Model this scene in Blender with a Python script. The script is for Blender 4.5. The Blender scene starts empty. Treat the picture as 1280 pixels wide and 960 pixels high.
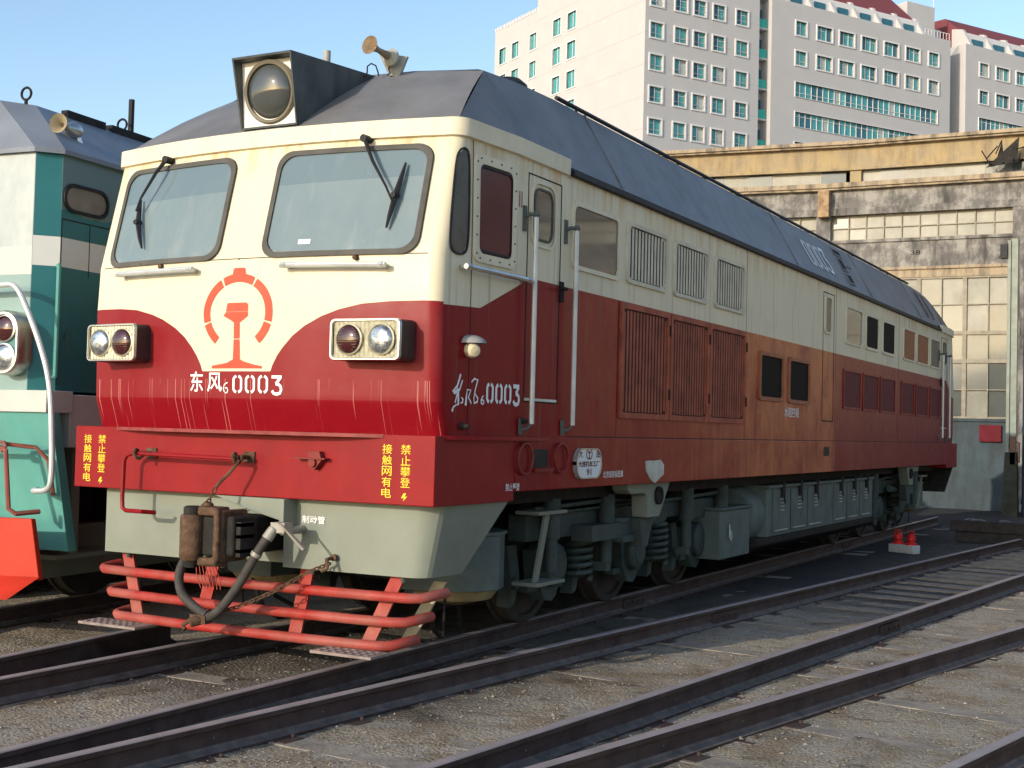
import bpy, math, random
from mathutils import Vector, Matrix, noise
random.seed(7)
sc = bpy.context.scene
col = sc.collection
R_ = math.radians
# ------------------------------------------------------------------ camera
CAM = Vector((6.21754850, -7.41016616, 1.68545961))
yaw, pit, rol, FPX = -0.494817746, 0.0348338072, 0.0249918831, 1634.17512
cF = Vector((math.sin(yaw)*math.cos(pit), math.cos(yaw)*math.cos(pit), math.sin(pit)))
cR0 = Vector((math.cos(yaw), -math.sin(yaw), 0)); cU0 = cR0.cross(cF)
cR = cR0*math.cos(rol)+cU0*math.sin(rol); cU = -cR0*math.sin(rol)+cU0*math.cos(rol)
cd = bpy.data.cameras.new('camera'); cam = bpy.data.objects.new('camera', cd); col.objects.link(cam)
m3 = Matrix((cR, cU, -cF)).transposed()
cam.matrix_world = Matrix.Translation(CAM) @ m3.to_4x4()
cd.sensor_width = 36; cd.lens = FPX/1280*36; cd.clip_start = .05; cd.clip_end = 3000
sc.camera = cam
# ------------------------------------------------------------------ light
SUN_EL, SUN_AZ = R_(16.5), R_(13.5)
w = bpy.data.worlds.new("World"); sc.world = w; w.use_nodes = True
wn = w.node_tree; bg = wn.nodes['Background']
sky = wn.nodes.new('ShaderNodeTexSky'); sky.sky_type = 'NISHITA'; sky.sun_disc = False
sky.sun_elevation = SUN_EL; sky.sun_rotation = math.pi+SUN_AZ
sky.air_density = 1.0; sky.dust_density = 1.0; sky.ozone_density = 1.6; sky.altitude = 0
wn.links.new(sky.outputs[0], bg.inputs[0]); bg.inputs[1].default_value = 0.15
S = Vector((-math.sin(SUN_AZ)*math.cos(SUN_EL), -math.cos(SUN_AZ)*math.cos(SUN_EL), math.sin(SUN_EL)))
ld = bpy.data.lights.new('sun', 'SUN'); ld.energy = 2.0; ld.angle = R_(.5); ld.color = (1, .89, .74)
lo = bpy.data.objects.new('sun', ld); col.objects.link(lo); lo.rotation_euler = S.to_track_quat('Z', 'Y').to_euler()
sc.view_settings.view_transform = 'Standard'; sc.view_settings.look = 'None'
sc.view_settings.exposure = .80; sc.view_settings.gamma = 1
sc.render.engine = 'CYCLES'

# ------------------------------------------------------------------ materials
MATS = {}
def nodes(name):
    m = bpy.data.materials.new(name); m.use_nodes = True
    nt = m.node_tree; b = nt.nodes['Principled BSDF']; MATS[name] = m
    return m, nt, b
def N(nt, t, **kw):
    n = nt.nodes.new(t)
    for k, v in kw.items():
        if k.startswith('i_'):
            key = k[2:]; key = int(key) if key.isdigit() else key
            n.inputs[key].default_value = v
        else: setattr(n, k, v)
    return n
def L(nt, a, b): nt.links.new(a, b)
def math_(nt, op, a, b=None, clamp=False):
    n = nt.nodes.new('ShaderNodeMath'); n.operation = op; n.use_clamp = clamp
    for i, v in enumerate((a, b)):
        if v is None: continue
        if isinstance(v, (int, float)): n.inputs[i].default_value = v
        else: nt.links.new(v, n.inputs[i])
    return n.outputs[0]
def mix(nt, f, a, b, mode='MIX'):
    n = nt.nodes.new('ShaderNodeMix'); n.data_type = 'RGBA'; n.blend_type = mode
    for i, v in ((0, f), (6, a), (7, b)):
        if isinstance(v, (int, float)): n.inputs[i].default_value = v
        elif isinstance(v, (tuple, list)): n.inputs[i].default_value = (*v[:3], 1)
        else: nt.links.new(v, n.inputs[i])
    return n.outputs[2]
def noise_(nt, co, scale, detail=4, rough=.55, stretch=None):
    if stretch is not None:
        mp = N(nt, 'ShaderNodeMapping'); mp.inputs['Scale'].default_value = stretch
        L(nt, co, mp.inputs[0]); co = mp.outputs[0]
    n = N(nt, 'ShaderNodeTexNoise'); n.inputs['Scale'].default_value = scale
    n.inputs['Detail'].default_value = detail; n.inputs['Roughness'].default_value = rough
    L(nt, co, n.inputs['Vector']); return n.outputs[0]
def ramp(nt, f, a, b):
    n = N(nt, 'ShaderNodeMapRange'); n.inputs[1].default_value = a; n.inputs[2].default_value = b
    L(nt, f, n.inputs[0]); return n.outputs[0]
def simple(name, c, rough=.6, metal=0, var=.18, scale=5, bump=0, bscale=60, rust=0, rustc=(.16, .07, .03), streak=0, streakc=(.1, .08, .06), dust=0):
    m, nt, b = nodes(name)
    co = N(nt, 'ShaderNodeTexCoord').outputs['Object']
    n1 = noise_(nt, co, scale)
    c1 = tuple(min(1, x*(1-var)) for x in c); c2 = tuple(min(1, x*(1+var)) for x in c)
    o = mix(nt, ramp(nt, n1, .3, .7), c1, c2)
    if rust:
        r = noise_(nt, co, scale*2.3, 8, .7)
        o = mix(nt, ramp(nt, r, .72-rust*.3, .80-rust*.22), o, rustc)
    if streak:
        r = noise_(nt, co, 7, 5, .6, (1, 1, .1))
        o = mix(nt, math_(nt, 'MULTIPLY', ramp(nt, r, .5, .75), streak), o, streakc)
    if dust:
        o = mix(nt, math_(nt, 'MULTIPLY', ramp(nt, noise_(nt, co, 2.2, 6, .65), .35, .7), dust), o, (.32, .28, .22))
    b.inputs['Specular IOR Level'].default_value = .22
    L(nt, o, b.inputs['Base Color'])
    b.inputs['Metallic'].default_value = metal
    rr = math_(nt, 'ADD', math_(nt, 'MULTIPLY', noise_(nt, co, scale*3), .25), rough-.12, True)
    L(nt, rr, b.inputs['Roughness'])
    if bump:
        bp = N(nt, 'ShaderNodeBump'); bp.inputs['Strength'].default_value = bump; bp.inputs['Distance'].default_value = .01
        L(nt, noise_(nt, co, bscale, 6, .65), bp.inputs['Height']); L(nt, bp.outputs[0], b.inputs['Normal'])
    return m
def curve(nt, f, pts):
    n = N(nt, 'ShaderNodeFloatCurve'); cv = n.mapping.curves[0]
    while len(cv.points) < len(pts): cv.points.new(.5, .5)
    for p, (x, y) in zip(cv.points, pts): p.location = (x, y); p.handle_type = 'VECTOR'
    n.mapping.update(); L(nt, f, n.inputs['Value']); return n.outputs[0]

LEN = 19.83
def loco_paint(sill=False):
    m, nt, b = nodes('sill_paint' if sill else 'locomotive_paint')
    co = N(nt, 'ShaderNodeTexCoord').outputs['Object']
    sp = N(nt, 'ShaderNodeSeparateXYZ'); L(nt, co, sp.inputs[0]); X, Y, Z = sp.outputs
    ax = math_(nt, 'ABSOLUTE', X)
    fz = lambda z: (z-1.6)/1.6
    f1 = curve(nt, math_(nt, 'DIVIDE', ax, 1.65), [(0, fz(2.055)), (.19, fz(2.055)), (.20, fz(2.10)), (.225, fz(2.17)), (.255, fz(2.23)), (.30, fz(2.305)), (.36, fz(2.375)), (.44, fz(2.44)), (.52, fz(2.485)), (.63, fz(2.525)), (.75, fz(2.54)), (.9, fz(2.545)), (1, fz(2.54))])
    yy = math_(nt, 'MINIMUM', Y, math_(nt, 'SUBTRACT', LEN, Y))
    f2 = curve(nt, math_(nt, 'DIVIDE', yy, 2.0), [(0, fz(2.52)), (.3, fz(2.54)), (.60, fz(2.79)), (.645, fz(2.83)), (1, fz(2.83))])
    isf = math_(nt, 'LESS_THAN', ax, 1.597)
    thr = N(nt, 'ShaderNodeMix'); L(nt, isf, thr.inputs[0]); L(nt, f2, thr.inputs[2]); L(nt, f1, thr.inputs[3])
    thr = math_(nt, 'ADD', math_(nt, 'MULTIPLY', thr.outputs[0], 1.6), 1.6)
    cream = math_(nt, 'GREATER_THAN', Z, thr)
    big = noise_(nt, co, 1.1, 6, .6); fine = noise_(nt, co, 9, 6, .65)
    streak = noise_(nt, co, 9, 6, .6, (1, 1, .07))
    # faded orange-brown stretch along the middle of the side
    onside = math_(nt, 'GREATER_THAN', ax, 1.597)
    yf = curve(nt, math_(nt, 'DIVIDE', Y, 20), [(0, 0), (.085, .03), (.10, .15), (.20, .32), (.30, .62), (.33, .95), (.505, 1), (.52, .25), (.7, .12), (1, .08)])
    fade = math_(nt, 'MULTIPLY', math_(nt, 'MULTIPLY', yf, onside), ramp(nt, math_(nt, 'ADD', math_(nt, 'MULTIPLY', big, .4), math_(nt, 'ADD', math_(nt, 'MULTIPLY', noise_(nt, co, 2.6, 8, .68), .45), math_(nt, 'MULTIPLY', streak, .15))), .36, .56), True)
    red = mix(nt, fine, (.19, .003, .008), (.235, .005, .011))
    b.inputs['Specular IOR Level'].default_value = .14
    red = mix(nt, fade, red, (.50, .14, .05))
    red = mix(nt, math_(nt, 'MULTIPLY', math_(nt, 'MULTIPLY', math_(nt, 'MULTIPLY', ramp(nt, streak, .5, .68), yf), ramp(nt, noise_(nt, co, 1.7, 5, .6), .45, .65)), .7), red, (.46, .20, .09))
    # pinkish fade on the nose above the crease, with its sunlit lift painted in
    haze = math_(nt, 'MULTIPLY', math_(nt, 'MULTIPLY', isf, math_(nt, 'GREATER_THAN', Z, 1.86)), math_(nt, 'ADD', math_(nt, 'MULTIPLY', ramp(nt, big, .3, .7), .07), .0))
    red = mix(nt, haze, red, (.75, .42, .36))
    scr = math_(nt, 'MULTIPLY', ramp(nt, noise_(nt, co, 60, 2, .5, (1, 0, .012)), .64, .68), math_(nt, 'MULTIPLY', isf, math_(nt, 'LESS_THAN', Z, 2.0)))
    red = mix(nt, math_(nt, 'MULTIPLY', scr, .4), red, (.75, .35, .28))
    crm = mix(nt, fine, (.66, .59, .41), (.73, .66, .49))
    crm = mix(nt, math_(nt, 'MULTIPLY', ramp(nt, big, .52, .72), math_(nt, 'MULTIPLY', onside, .35)), crm, (.46, .45, .36))
    rz = math_(nt, 'MULTIPLY', ramp(nt, Z, 3.45, 3.78), ramp(nt, streak, .46, .62))
    crm = mix(nt, math_(nt, 'MULTIPLY', rz, .85), crm, (.58, .35, .12))
    crm = mix(nt, math_(nt, 'MULTIPLY', ramp(nt, streak, .56, .78), .35), crm, (.5, .42, .28))
    o = red if sill else mix(nt, cream, red, crm)
    gr_ = ramp(nt, noise_(nt, co, 16, 4, .6, (1, 1, .045)), .56, .72)
    o = mix(nt, math_(nt, 'MULTIPLY', math_(nt, 'MULTIPLY', gr_, onside), .38), o, (.12, .085, .06))
    rs = ramp(nt, noise_(nt, co, 14, 8, .75), .68, .74)
    o = mix(nt, math_(nt, 'MULTIPLY', rs, .7), o, (.13, .06, .035))
    L(nt, o, b.inputs['Base Color'])
    L(nt, math_(nt, 'ADD', math_(nt, 'MULTIPLY', fine, .25), .24), b.inputs['Roughness'])
    bp = N(nt, 'ShaderNodeBump'); bp.inputs['Strength'].default_value = .5; bp.inputs['Distance'].default_value = .016
    L(nt, noise_(nt, co, 2.2, 3, .5), bp.inputs['Height']); L(nt, bp.outputs[0], b.inputs['Normal'])
    return m
PAINT = loco_paint(); SILLP = loco_paint(True)
ROOF = simple('roof_grey_paint', (.15, .15, .155), .5, var=.2, scale=2, bump=.15, bscale=3, streak=.3, streakc=(.2, .19, .18), dust=.12)
CREAM = simple('cream_paint', (.71, .64, .47), .5, var=.06, rust=.25, rustc=(.35, .18, .07), streak=.2, streakc=(.45, .28, .1))
REDP = simple('beam_red_paint', (.235, .006, .009), .42, var=.14, scale=3, rust=.06, bump=.1, bscale=4, streak=.15, streakc=(.28, .03, .03))
SILL = simple('sill_red_paint', (.22, .012, .018), .42, var=.18, scale=2.4, rust=.1, bump=.12, bscale=3, streak=.45, streakc=(.40, .13, .05))
BAR = simple('guard_red_paint', (.33, .018, .014), .5, dust=.35, var=.2, scale=6, rust=.28, rustc=(.25, .10, .07), bump=.2, bscale=40)
GREY = simple('underframe_grey_green', (.215, .235, .19), .5, var=.08, scale=3, rust=.07, bump=.08, bscale=5, streak=.15, streakc=(.22, .2, .15))
TEALG = simple('bogie_grey_green', (.058, .078, .072), .6, var=.25, scale=6, rust=.15, rustc=(.05, .035, .025), streak=.4, streakc=(.06, .05, .04))
TANKG = simple('tank_grey_green', (.12, .15, .138), .55, var=.2, scale=5, rust=.12, rustc=(.06, .045, .035), streak=.4, streakc=(.07, .065, .055))
DARK = simple('grimy_black', (.022, .02, .018), .75, var=.4, scale=8, bump=.4, bscale=60)
BLACK = simple('black_rubber', (.018, .018, .02), .55, var=.2)
RUBBER = simple('grey_window_rubber', (.09, .085, .075), .7, var=.2)
RUSTY = simple('rusty_brown_iron', (.10, .058, .035), .8, var=.45, scale=18, bump=.6, bscale=70, rust=.4, rustc=(.17, .12, .08))
CHROME = simple('worn_chrome', (.55, .54, .5), .35, 1, var=.15, rust=.1, rustc=(.3, .25, .2))
SILVER = simple('silver_handrail', (.58, .60, .58), .45, .4, var=.12, rust=.2, rustc=(.3, .25, .2))
WHITE = simple('white_lettering', (.82, .82, .8), .6, var=.05, scale=30, rust=.1, rustc=(.5, .2, .18))
YELLOW = simple('yellow_lettering', (.85, .62, .05), .6, var=.08, scale=30, rust=.15, rustc=(.5, .15, .05))
EMBL = simple('emblem_orange_red', (.62, .085, .045), .55, var=.1, scale=8, rust=.1, rustc=(.65, .4, .26))
LOUV = simple('louvre_rust_red', (.34, .085, .045), .6, var=.3, scale=5, streak=.4, streakc=(.12, .05, .035))
LOUVD = simple('louvre_shadow_backing', (.035, .022, .02), .8)
LOUVC = simple('louvre_cream', (.60, .55, .42), .55, var=.15, rust=.15)
FADED = simple('faded_frame_brown', (.33, .12, .06), .55, var=.2, scale=6)
PANELRED = simple('dark_red_mesh_panel', (.11, .010, .018), .6, var=.2, scale=10)
MESHBR = simple('brown_brick_mesh', (.34, .15, .07), .7, var=.3, scale=20)
def glassy(name, c, rough=.06, var=.1, spec=.5, dustc=None, dust=0):
    m, nt, b = nodes(name); co = N(nt, 'ShaderNodeTexCoord').outputs['Object']
    o = mix(nt, noise_(nt, co, 2.5, 4), tuple(x*(1-var) for x in c), tuple(x*(1+var) for x in c))
    if dustc: o = mix(nt, math_(nt, 'MULTIPLY', ramp(nt, noise_(nt, co, 3, 6, .7, (1, 1, .5)), .35, .8), dust), o, dustc)
    L(nt, o, b.inputs['Base Color']); b.inputs['Roughness'].default_value = rough; b.inputs['Specular IOR Level'].default_value = spec
    return m
WSCR = glassy('dusty_windscreen_glass', (.16, .215, .23), .12, .06, .5, (.25, .30, .30), .5)
def _ws():
    nt = WSCR.node_tree; b = nt.nodes['Principled BSDF']; co = N(nt, 'ShaderNodeTexCoord').outputs['Object']
    sp = N(nt, 'ShaderNodeSeparateXYZ'); L(nt, co, sp.inputs[0]); src = b.inputs['Base Color'].links[0].from_socket
    band = math_(nt, 'GREATER_THAN', math_(nt, 'ADD', sp.outputs[2], math_(nt, 'MULTIPLY', sp.outputs[0], -.02)), 3.40)
    o = mix(nt, math_(nt, 'MULTIPLY', band, .55), src, (.10, .15, .18))
    st = noise_(nt, co, 9, 3, .5, (1, 1, .06)); o = mix(nt, math_(nt, 'MULTIPLY', ramp(nt, st, .58, .70), .14), o, (.33, .37, .36))
    ed = ramp(nt, noise_(nt, co, 5, 6, .7), .55, .75); lowz = ramp(nt, sp.outputs[2], 3.15, 2.9)
    o = mix(nt, math_(nt, 'MULTIPLY', math_(nt, 'MULTIPLY', ed, lowz), .5), o, (.38, .36, .28)); L(nt, o, b.inputs['Base Color'])
_ws()
DGLASS = glassy('dark_open_window', (.008, .008, .010), .6, .3, .05)
SGLASS = glassy('brownish_side_glass', (.13, .115, .09), .05, .25, .6)
SGLASS2 = glassy('dull_side_glass', (.10, .095, .08), .35, .3, .25)
RGLASS = glassy('curtained_red_glass', (.085, .012, .022), .15, .4, .25)
LENS = glassy('headlamp_lens', (.065, .07, .065), .05, .3, .8)
LENSW = simple('clear_lamp_lens', (.50, .53, .55), .24, .85, var=.6, scale=26, bump=.25, bscale=30)
LENSR = glassy('dark_red_lamp_lens', (.05, .008, .008), .06, .3, 1)
REFL = simple('ribbed_reflector', (.42, .39, .28), .45, .4, var=.25, scale=30)
FOOT = simple('dusty_rail_foot', (.13, .11, .10), .85, var=.3, scale=12)
RAIL = simple('rusty_rail_side', (.058, .034, .031), .75, var=.3, scale=7, bump=.4, bscale=50, rust=.25, rustc=(.10, .055, .04), dust=.12)
RAILT = simple('rail_head_top', (.30, .25, .235), .5, 0, var=.15, scale=4)
WOOD = simple('weathered_sleeper_wood', (.26, .225, .185), .9, var=.3, scale=9, bump=.8, bscale=30, dust=.4)
OILWOOD = simple('creosoted_dark_timber', (.035, .03, .028), .85, var=.4, scale=9, bump=.8, bscale=30)

def ground_mat():
    m, nt, b = nodes('cinder_and_gravel')
    co = N(nt, 'ShaderNodeTexCoord').outputs['Object']
    sp = N(nt, 'ShaderNodeSeparateXYZ'); L(nt, co, sp.inputs[0]); X, Y, Z = sp.outputs
    f = noise_(nt, co, 55, 8, .75); md = noise_(nt, co, 6, 8, .7); bg_ = noise_(nt, co, .9, 6, .6)
    v = N(nt, 'ShaderNodeTexVoronoi'); v.inputs['Scale'].default_value = 40; L(nt, co, v.inputs['Vector'])
    o = mix(nt, ramp(nt, f, .3, .7), (.15, .132, .108), (.80, .71, .58))
    o = mix(nt, ramp(nt, md, .45, .75), o, (.50, .38, .23))
    o = mix(nt, math_(nt, 'MULTIPLY', ramp(nt, v.outputs['Color'], .75, 1.0), .6), o, (.60, .56, .48))
    o = mix(nt, math_(nt, 'MULTIPLY', ramp(nt, bg_, .5, .68), .55), o, (.19, .145, .10))
    pt = noise_(nt, co, 2.1, 9, .72)
    o = mix(nt, math_(nt, 'MULTIPLY', ramp(nt, pt, .50, .60), .6), o, (.30, .21, .12))
    o = mix(nt, math_(nt, 'MULTIPLY', ramp(nt, noise_(nt, co, 3.7, 9, .75), .56, .64), .65), o, (.10, .08, .06))
    # oil and cinders gathered along the engine's own track
    dx = math_(nt, 'ABSOLUTE', math_(nt, 'SUBTRACT', X, .3))
    oil = math_(nt, 'MULTIPLY', ramp(nt, math_(nt, 'ADD', dx, math_(nt, 'MULTIPLY', md, 1.2)), 2.6, 1.7), ramp(nt, math_(nt, 'ADD', Y, math_(nt, 'MULTIPLY', bg_, 3)), .2, 2.2))
    o = mix(nt, math_(nt, 'MULTIPLY', oil, .72), o, (.05, .046, .043))
    far = ramp(nt, math_(nt, 'ADD', Y, math_(nt, 'MULTIPLY', bg_, 4)), 7.5, 10.5)  # shade on the far ground, painted in as a dark grey tone
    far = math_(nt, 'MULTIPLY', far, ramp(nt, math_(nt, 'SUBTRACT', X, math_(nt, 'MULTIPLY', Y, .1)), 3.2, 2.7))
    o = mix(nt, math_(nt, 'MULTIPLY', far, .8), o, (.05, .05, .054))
    L(nt, o, b.inputs['Base Color']); b.inputs['Roughness'].default_value = .95; b.inputs['Specular IOR Level'].default_value = .15
    h = math_(nt, 'ADD', math_(nt, 'MULTIPLY', f, 1.0), math_(nt, 'MULTIPLY', v.outputs['Distance'], -.9))
    h = math_(nt, 'ADD', h, math_(nt, 'MULTIPLY', md, 2.0))
    bp = N(nt, 'ShaderNodeBump'); bp.inputs['Strength'].default_value = 1; bp.inputs['Distance'].default_value = .03
    L(nt, h, bp.inputs['Height']); L(nt, bp.outputs[0], b.inputs['Normal'])
    return m
GROUND = ground_mat()
STONE = simple('loose_gravel', (.24, .215, .18), .9, var=.5, scale=14)
def stained(name, c, stainc, amt=.6, c2=None, rough=.85, sc_=1.2):
    m, nt, b = nodes(name); co = N(nt, 'ShaderNodeTexCoord').outputs['Object']
    a = noise_(nt, co, sc_, 8, .68); s = noise_(nt, co, 3.2, 6, .65, (1, 1, .25)); f = noise_(nt, co, 12, 8, .75)
    o = mix(nt, ramp(nt, f, .35, .7), tuple(x*.85 for x in c), c)
    if c2: o = mix(nt, ramp(nt, a, .42, .56), o, c2)
    o = mix(nt, math_(nt, 'MULTIPLY', ramp(nt, s, .46, .66), amt), o, stainc)
    o = mix(nt, math_(nt, 'MULTIPLY', ramp(nt, f, .62, .70), amt), o, tuple(x*.6 for x in stainc))
    L(nt, o, b.inputs['Base Color']); b.inputs['Roughness'].default_value = rough
    bp = N(nt, 'ShaderNodeBump'); bp.inputs['Strength'].default_value = .5; bp.inputs['Distance'].default_value = .03
    L(nt, f, bp.inputs['Height']); L(nt, bp.outputs[0], b.inputs['Normal'])
    return m
YPLASTER = stained('yellow_ochre_plaster', (.42, .31, .155), (.20, .15, .09), .7, (.33, .26, .16))
CONC = stained('sooty_concrete', (.34, .32, .285), (.055, .05, .045), .95, (.15, .14, .13), sc_=1.9)
COPE = stained('crumbling_coping', (.42, .33, .22), (.07, .06, .05), .85)
DADO = stained('shade_darkened_render', (.07, .10, .115), (.035, .035, .03), .6, (.05, .07, .08))  # colour darkened so the low wall looks shaded
FRAMEW = simple('peeling_window_frame', (.30, .27, .21), .7, var=.2, rust=.5, rustc=(.26, .14, .08))
PANES = [simple('whitewashed_pane', (.33, .315, .26), .4, var=.2, scale=1.3, streak=.3, streakc=(.2, .18, .14)), simple('clouded_pane', (.25, .245, .20), .25, var=.25, scale=1.6),
         glassy('dirty_grey_pane', (.19, .19, .165), .12, .3, .6), glassy('dark_pane', (.10, .11, .10), .08, .3, .9)]
OFF_STONE = simple('pale_office_cladding', (.50, .485, .475), .8, var=.03, scale=.5)
OFF_FR = simple('white_window_surround', (.70, .68, .67), .7, var=.03)
OFF_GL = glassy('teal_office_glass', (.06, .30, .31), .12, .35, .5)
OFF_GLD = glassy('dark_office_glass', (.03, .13, .17), .12, .35, .5)
OFF_BAL = simple('turquoise_panel', (.04, .42, .36), .5, var=.1)
MANS = simple('maroon_roof_tile', (.20, .055, .06), .8, var=.1)
TEAL = simple('teal_paint', (.022, .165, .175), .4, var=.2, scale=3, rust=.05, streak=.3, streakc=(.06, .22, .22))
TEALL = simple('sea_green_paint', (.10, .31, .27), .5, var=.12, scale=3, rust=.1, streak=.2, streakc=(.2, .36, .30))
TEALF = simple('faded_teal_paint', (.10, .23, .23), .5, var=.2, scale=2.5)
OFFW = simple('off_white_paint', (.50, .51, .47), .5, var=.08, scale=3, rust=.08, streak=.25, streakc=(.45, .5, .47))
GROOF = simple('grey_blue_roof_paint', (.20, .22, .25), .45, var=.12, scale=2)
PLOW = simple('orange_red_paint', (.50, .035, .015), .45, var=.12, scale=4, rust=.1)
SIGRED = simple('signal_red', (.60, .02, .02), .4)
BLUED = simple('blue_door_paint', (.03, .055, .09), .6, var=.2)
POSTM = simple('pale_green_post', (.27, .30, .25), .7, var=.15, rust=.3, streak=.4, streakc=(.25, .17, .12))

# ------------------------------------------------------------------ mesh builder
class MB:
    def __init__(s, f=None): s.v = []; s.f = []; s.m = []; s.fn = f
    def add(s, vs, fs, mat=0):
        o = len(s.v); s.v += [tuple(s.fn(*p)) if s.fn else tuple(p) for p in vs]
        s.f += [tuple(i+o for i in f) for f in fs]; s.m += [mat]*len(fs); return s
    def box(s, x0, x1, y0, y1, z0, z1, mat=0):
        return s.add([(x0, y0, z0), (x1, y0, z0), (x1, y1, z0), (x0, y1, z0), (x0, y0, z1), (x1, y0, z1), (x1, y1, z1), (x0, y1, z1)],
                     [(0, 3, 2, 1), (4, 5, 6, 7), (0, 1, 5, 4), (1, 2, 6, 5), (2, 3, 7, 6), (3, 0, 4, 7)], mat)
    def prism(s, poly, ax, d0, d1, mat=0):
        """poly in the two other axes (cyclic order kept), extruded along axis ax"""
        def P(a, b, d): return {'x': (d, a, b), 'y': (a, d, b), 'z': (a, b, d)}[ax]
        n = len(poly)
        s.add([P(a, b, d0) for a, b in poly]+[P(a, b, d1) for a, b in poly],
              [tuple(range(n)), tuple(reversed(range(n, 2*n)))]+[(i, (i+1) % n, n+(i+1) % n, n+i)[::-1] for i in range(n)], mat)
        return s
    def tube(s, pts, r, n=8, closed=False, mat=0, caps=True):
        pts = [Vector(p) for p in pts]; k = len(pts); rs = r if isinstance(r, (list, tuple)) else [r]*k
        up = None; rings = []
        for i, p in enumerate(pts):
            a = pts[(i-1) % k] if (closed or i > 0) else p; b = pts[(i+1) % k] if (closed or i < k-1) else p
            t = (b-a).normalized()
            if up is None: up = t.orthogonal().normalized()
            up = (up-t*up.dot(t)); up = up.normalized() if up.length > 1e-6 else t.orthogonal().normalized()
            sd = t.cross(up)
            rings.append([p+(up*math.cos(2*math.pi*j/n)+sd*math.sin(2*math.pi*j/n))*rs[i] for j in range(n)])
        vs = [q for rg in rings for q in rg]; fs = []
        for i in range(k if closed else k-1):
            for j in range(n):
                a = i*n+j; b = i*n+(j+1) % n; c = ((i+1) % k)*n+(j+1) % n; d = ((i+1) % k)*n+j
                fs.append((a, b, c, d))
        if caps and not closed: fs += [tuple(reversed(range(n))), tuple(range((k-1)*n, k*n))]
        return s.add(vs, fs, mat)
    def cyl(s, p0, p1, r0, r1=None, n=16, mat=0): return s.tube([p0, p1], [r0, r0 if r1 is None else r1], n, mat=mat)
    def lathe(s, prof, c, d, n=24, mat=0):
        """prof: (along, radius) pairs"""
        d = Vector(d).normalized(); u = d.orthogonal().normalized(); w_ = d.cross(u); c = Vector(c)
        vs = []; fs = []; k = len(prof)
        for a, r in prof:
            for j in range(n): vs.append(c+d*a+(u*math.cos(2*math.pi*j/n)+w_*math.sin(2*math.pi*j/n))*max(r, 1e-4))
        for i in range(k-1):
            for j in range(n): fs.append((i*n+j, i*n+(j+1) % n, (i+1)*n+(j+1) % n, (i+1)*n+j))
        fs += [tuple(reversed(range(n))), tuple(range((k-1)*n, k*n))]
        return s.add(vs, fs, mat)
    def grid(s, rows, mat=0, closed=False):
        k = len(rows[0]); vs = [p for r in rows for p in r]; fs = []
        for i in range(len(rows)-1):
            for j in range(k if closed else k-1):
                fs.append((i*k+j, i*k+(j+1) % k, (i+1)*k+(j+1) % k, (i+1)*k+j))
        return s.add(vs, fs, mat)
    def pieces(s):
        p = list(range(len(s.v)))
        def find(a):
            while p[a] != a: p[a] = p[p[a]]; a = p[a]
            return a
        for f in s.f:
            for b in f[1:]: p[find(f[0])] = find(b)
        box = {}
        for i, v in enumerate(s.v):
            r = find(i); q = box.get(r)
            box[r] = [list(v), list(v)] if q is None else [[min(a, b) for a, b in zip(q[0], v)], [max(a, b) for a, b in zip(q[1], v)]]
        ks = list(box); n = len(ks)
        if n < 2 or n > 260: return None
        c = list(range(n))
        def fc(a):
            while c[a] != a: a = c[a]
            return a
        sz = [max(b-a for a, b in zip(*box[k])) for k in ks]
        for i in range(n):
            for j in range(i+1, n):
                (l1, h1), (l2, h2) = box[ks[i]], box[ks[j]]
                g = math.sqrt(sum(max(0, l1[t]-h2[t], l2[t]-h1[t])**2 for t in range(3)))
                if g <= max(.02, .5*max(sz[i], sz[j])): c[fc(i)] = fc(j)
        cl = {k: fc(i) for i, k in enumerate(ks)}
        return {i: cl[find(i)] for i in range(len(s.v))}
    def build(s, name, mats, parent=None, bevel=0, angle=35, fixn=True):
        if not any(w_ in name for w_ in ('lettering', 'number', 'seam_line', 'gravel', 'emblem', 'ground', 'screw', 'wire', 'gap', 'wall', 'cladding')):
            pc = s.pieces()
            if pc and 1 < len(set(pc.values())) <= 60:
                first = None
                for grp in sorted(set(pc.values())):
                    m_ = MB_(); idx = {}
                    for f, mt in zip(s.f, s.m):
                        if pc[f[0]] != grp: continue
                        for i in f:
                            if i not in idx: idx[i] = len(m_.v); m_.v.append(s.v[i])
                        m_.f.append(tuple(idx[i] for i in f)); m_.m.append(mt)
                    o = m_.build_one(name, mats, parent, bevel, angle, fixn); first = first or o
                return first
        return s.build_one(name, mats, parent, bevel, angle, fixn)
    def build_one(s, name, mats, parent=None, bevel=0, angle=35, fixn=True):
        me = bpy.data.meshes.new(name); me.from_pydata(s.v, [], s.f)
        for m in (mats if isinstance(mats, (list, tuple)) else [mats]): me.materials.append(m)
        me.polygons.foreach_set('material_index', s.m)
        if fixn:
            import bmesh
            b = bmesh.new(); b.from_mesh(me); bmesh.ops.recalc_face_normals(b, faces=b.faces); b.to_mesh(me); b.free()
        me.polygons.foreach_set('use_smooth', [True]*len(me.polygons))
        me.set_sharp_from_angle(angle=R_(angle)); me.update()
        o = bpy.data.objects.new(name, me); col.objects.link(o)
        if parent is not None: o.parent = parent
        if bevel:
            md = o.modifiers.new('bevel', 'BEVEL'); md.width = bevel; md.segments = 2; md.limit_method = 'ANGLE'; md.angle_limit = R_(40); md.harden_normals = False
        return o
MB_ = MB
def empty(name, label, cat, loc=(0, 0, 0), rz=0, group=None):
    o = bpy.data.objects.new(name, None); col.objects.link(o); o.location = loc; o.rotation_euler = (0, 0, rz)
    o['label'] = label; o['category'] = cat
    if group: o['group'] = group
    return o
def tag(o, label, cat, group=None):
    o['label'] = label; o['category'] = cat
    if group: o['group'] = group
    return o
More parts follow.
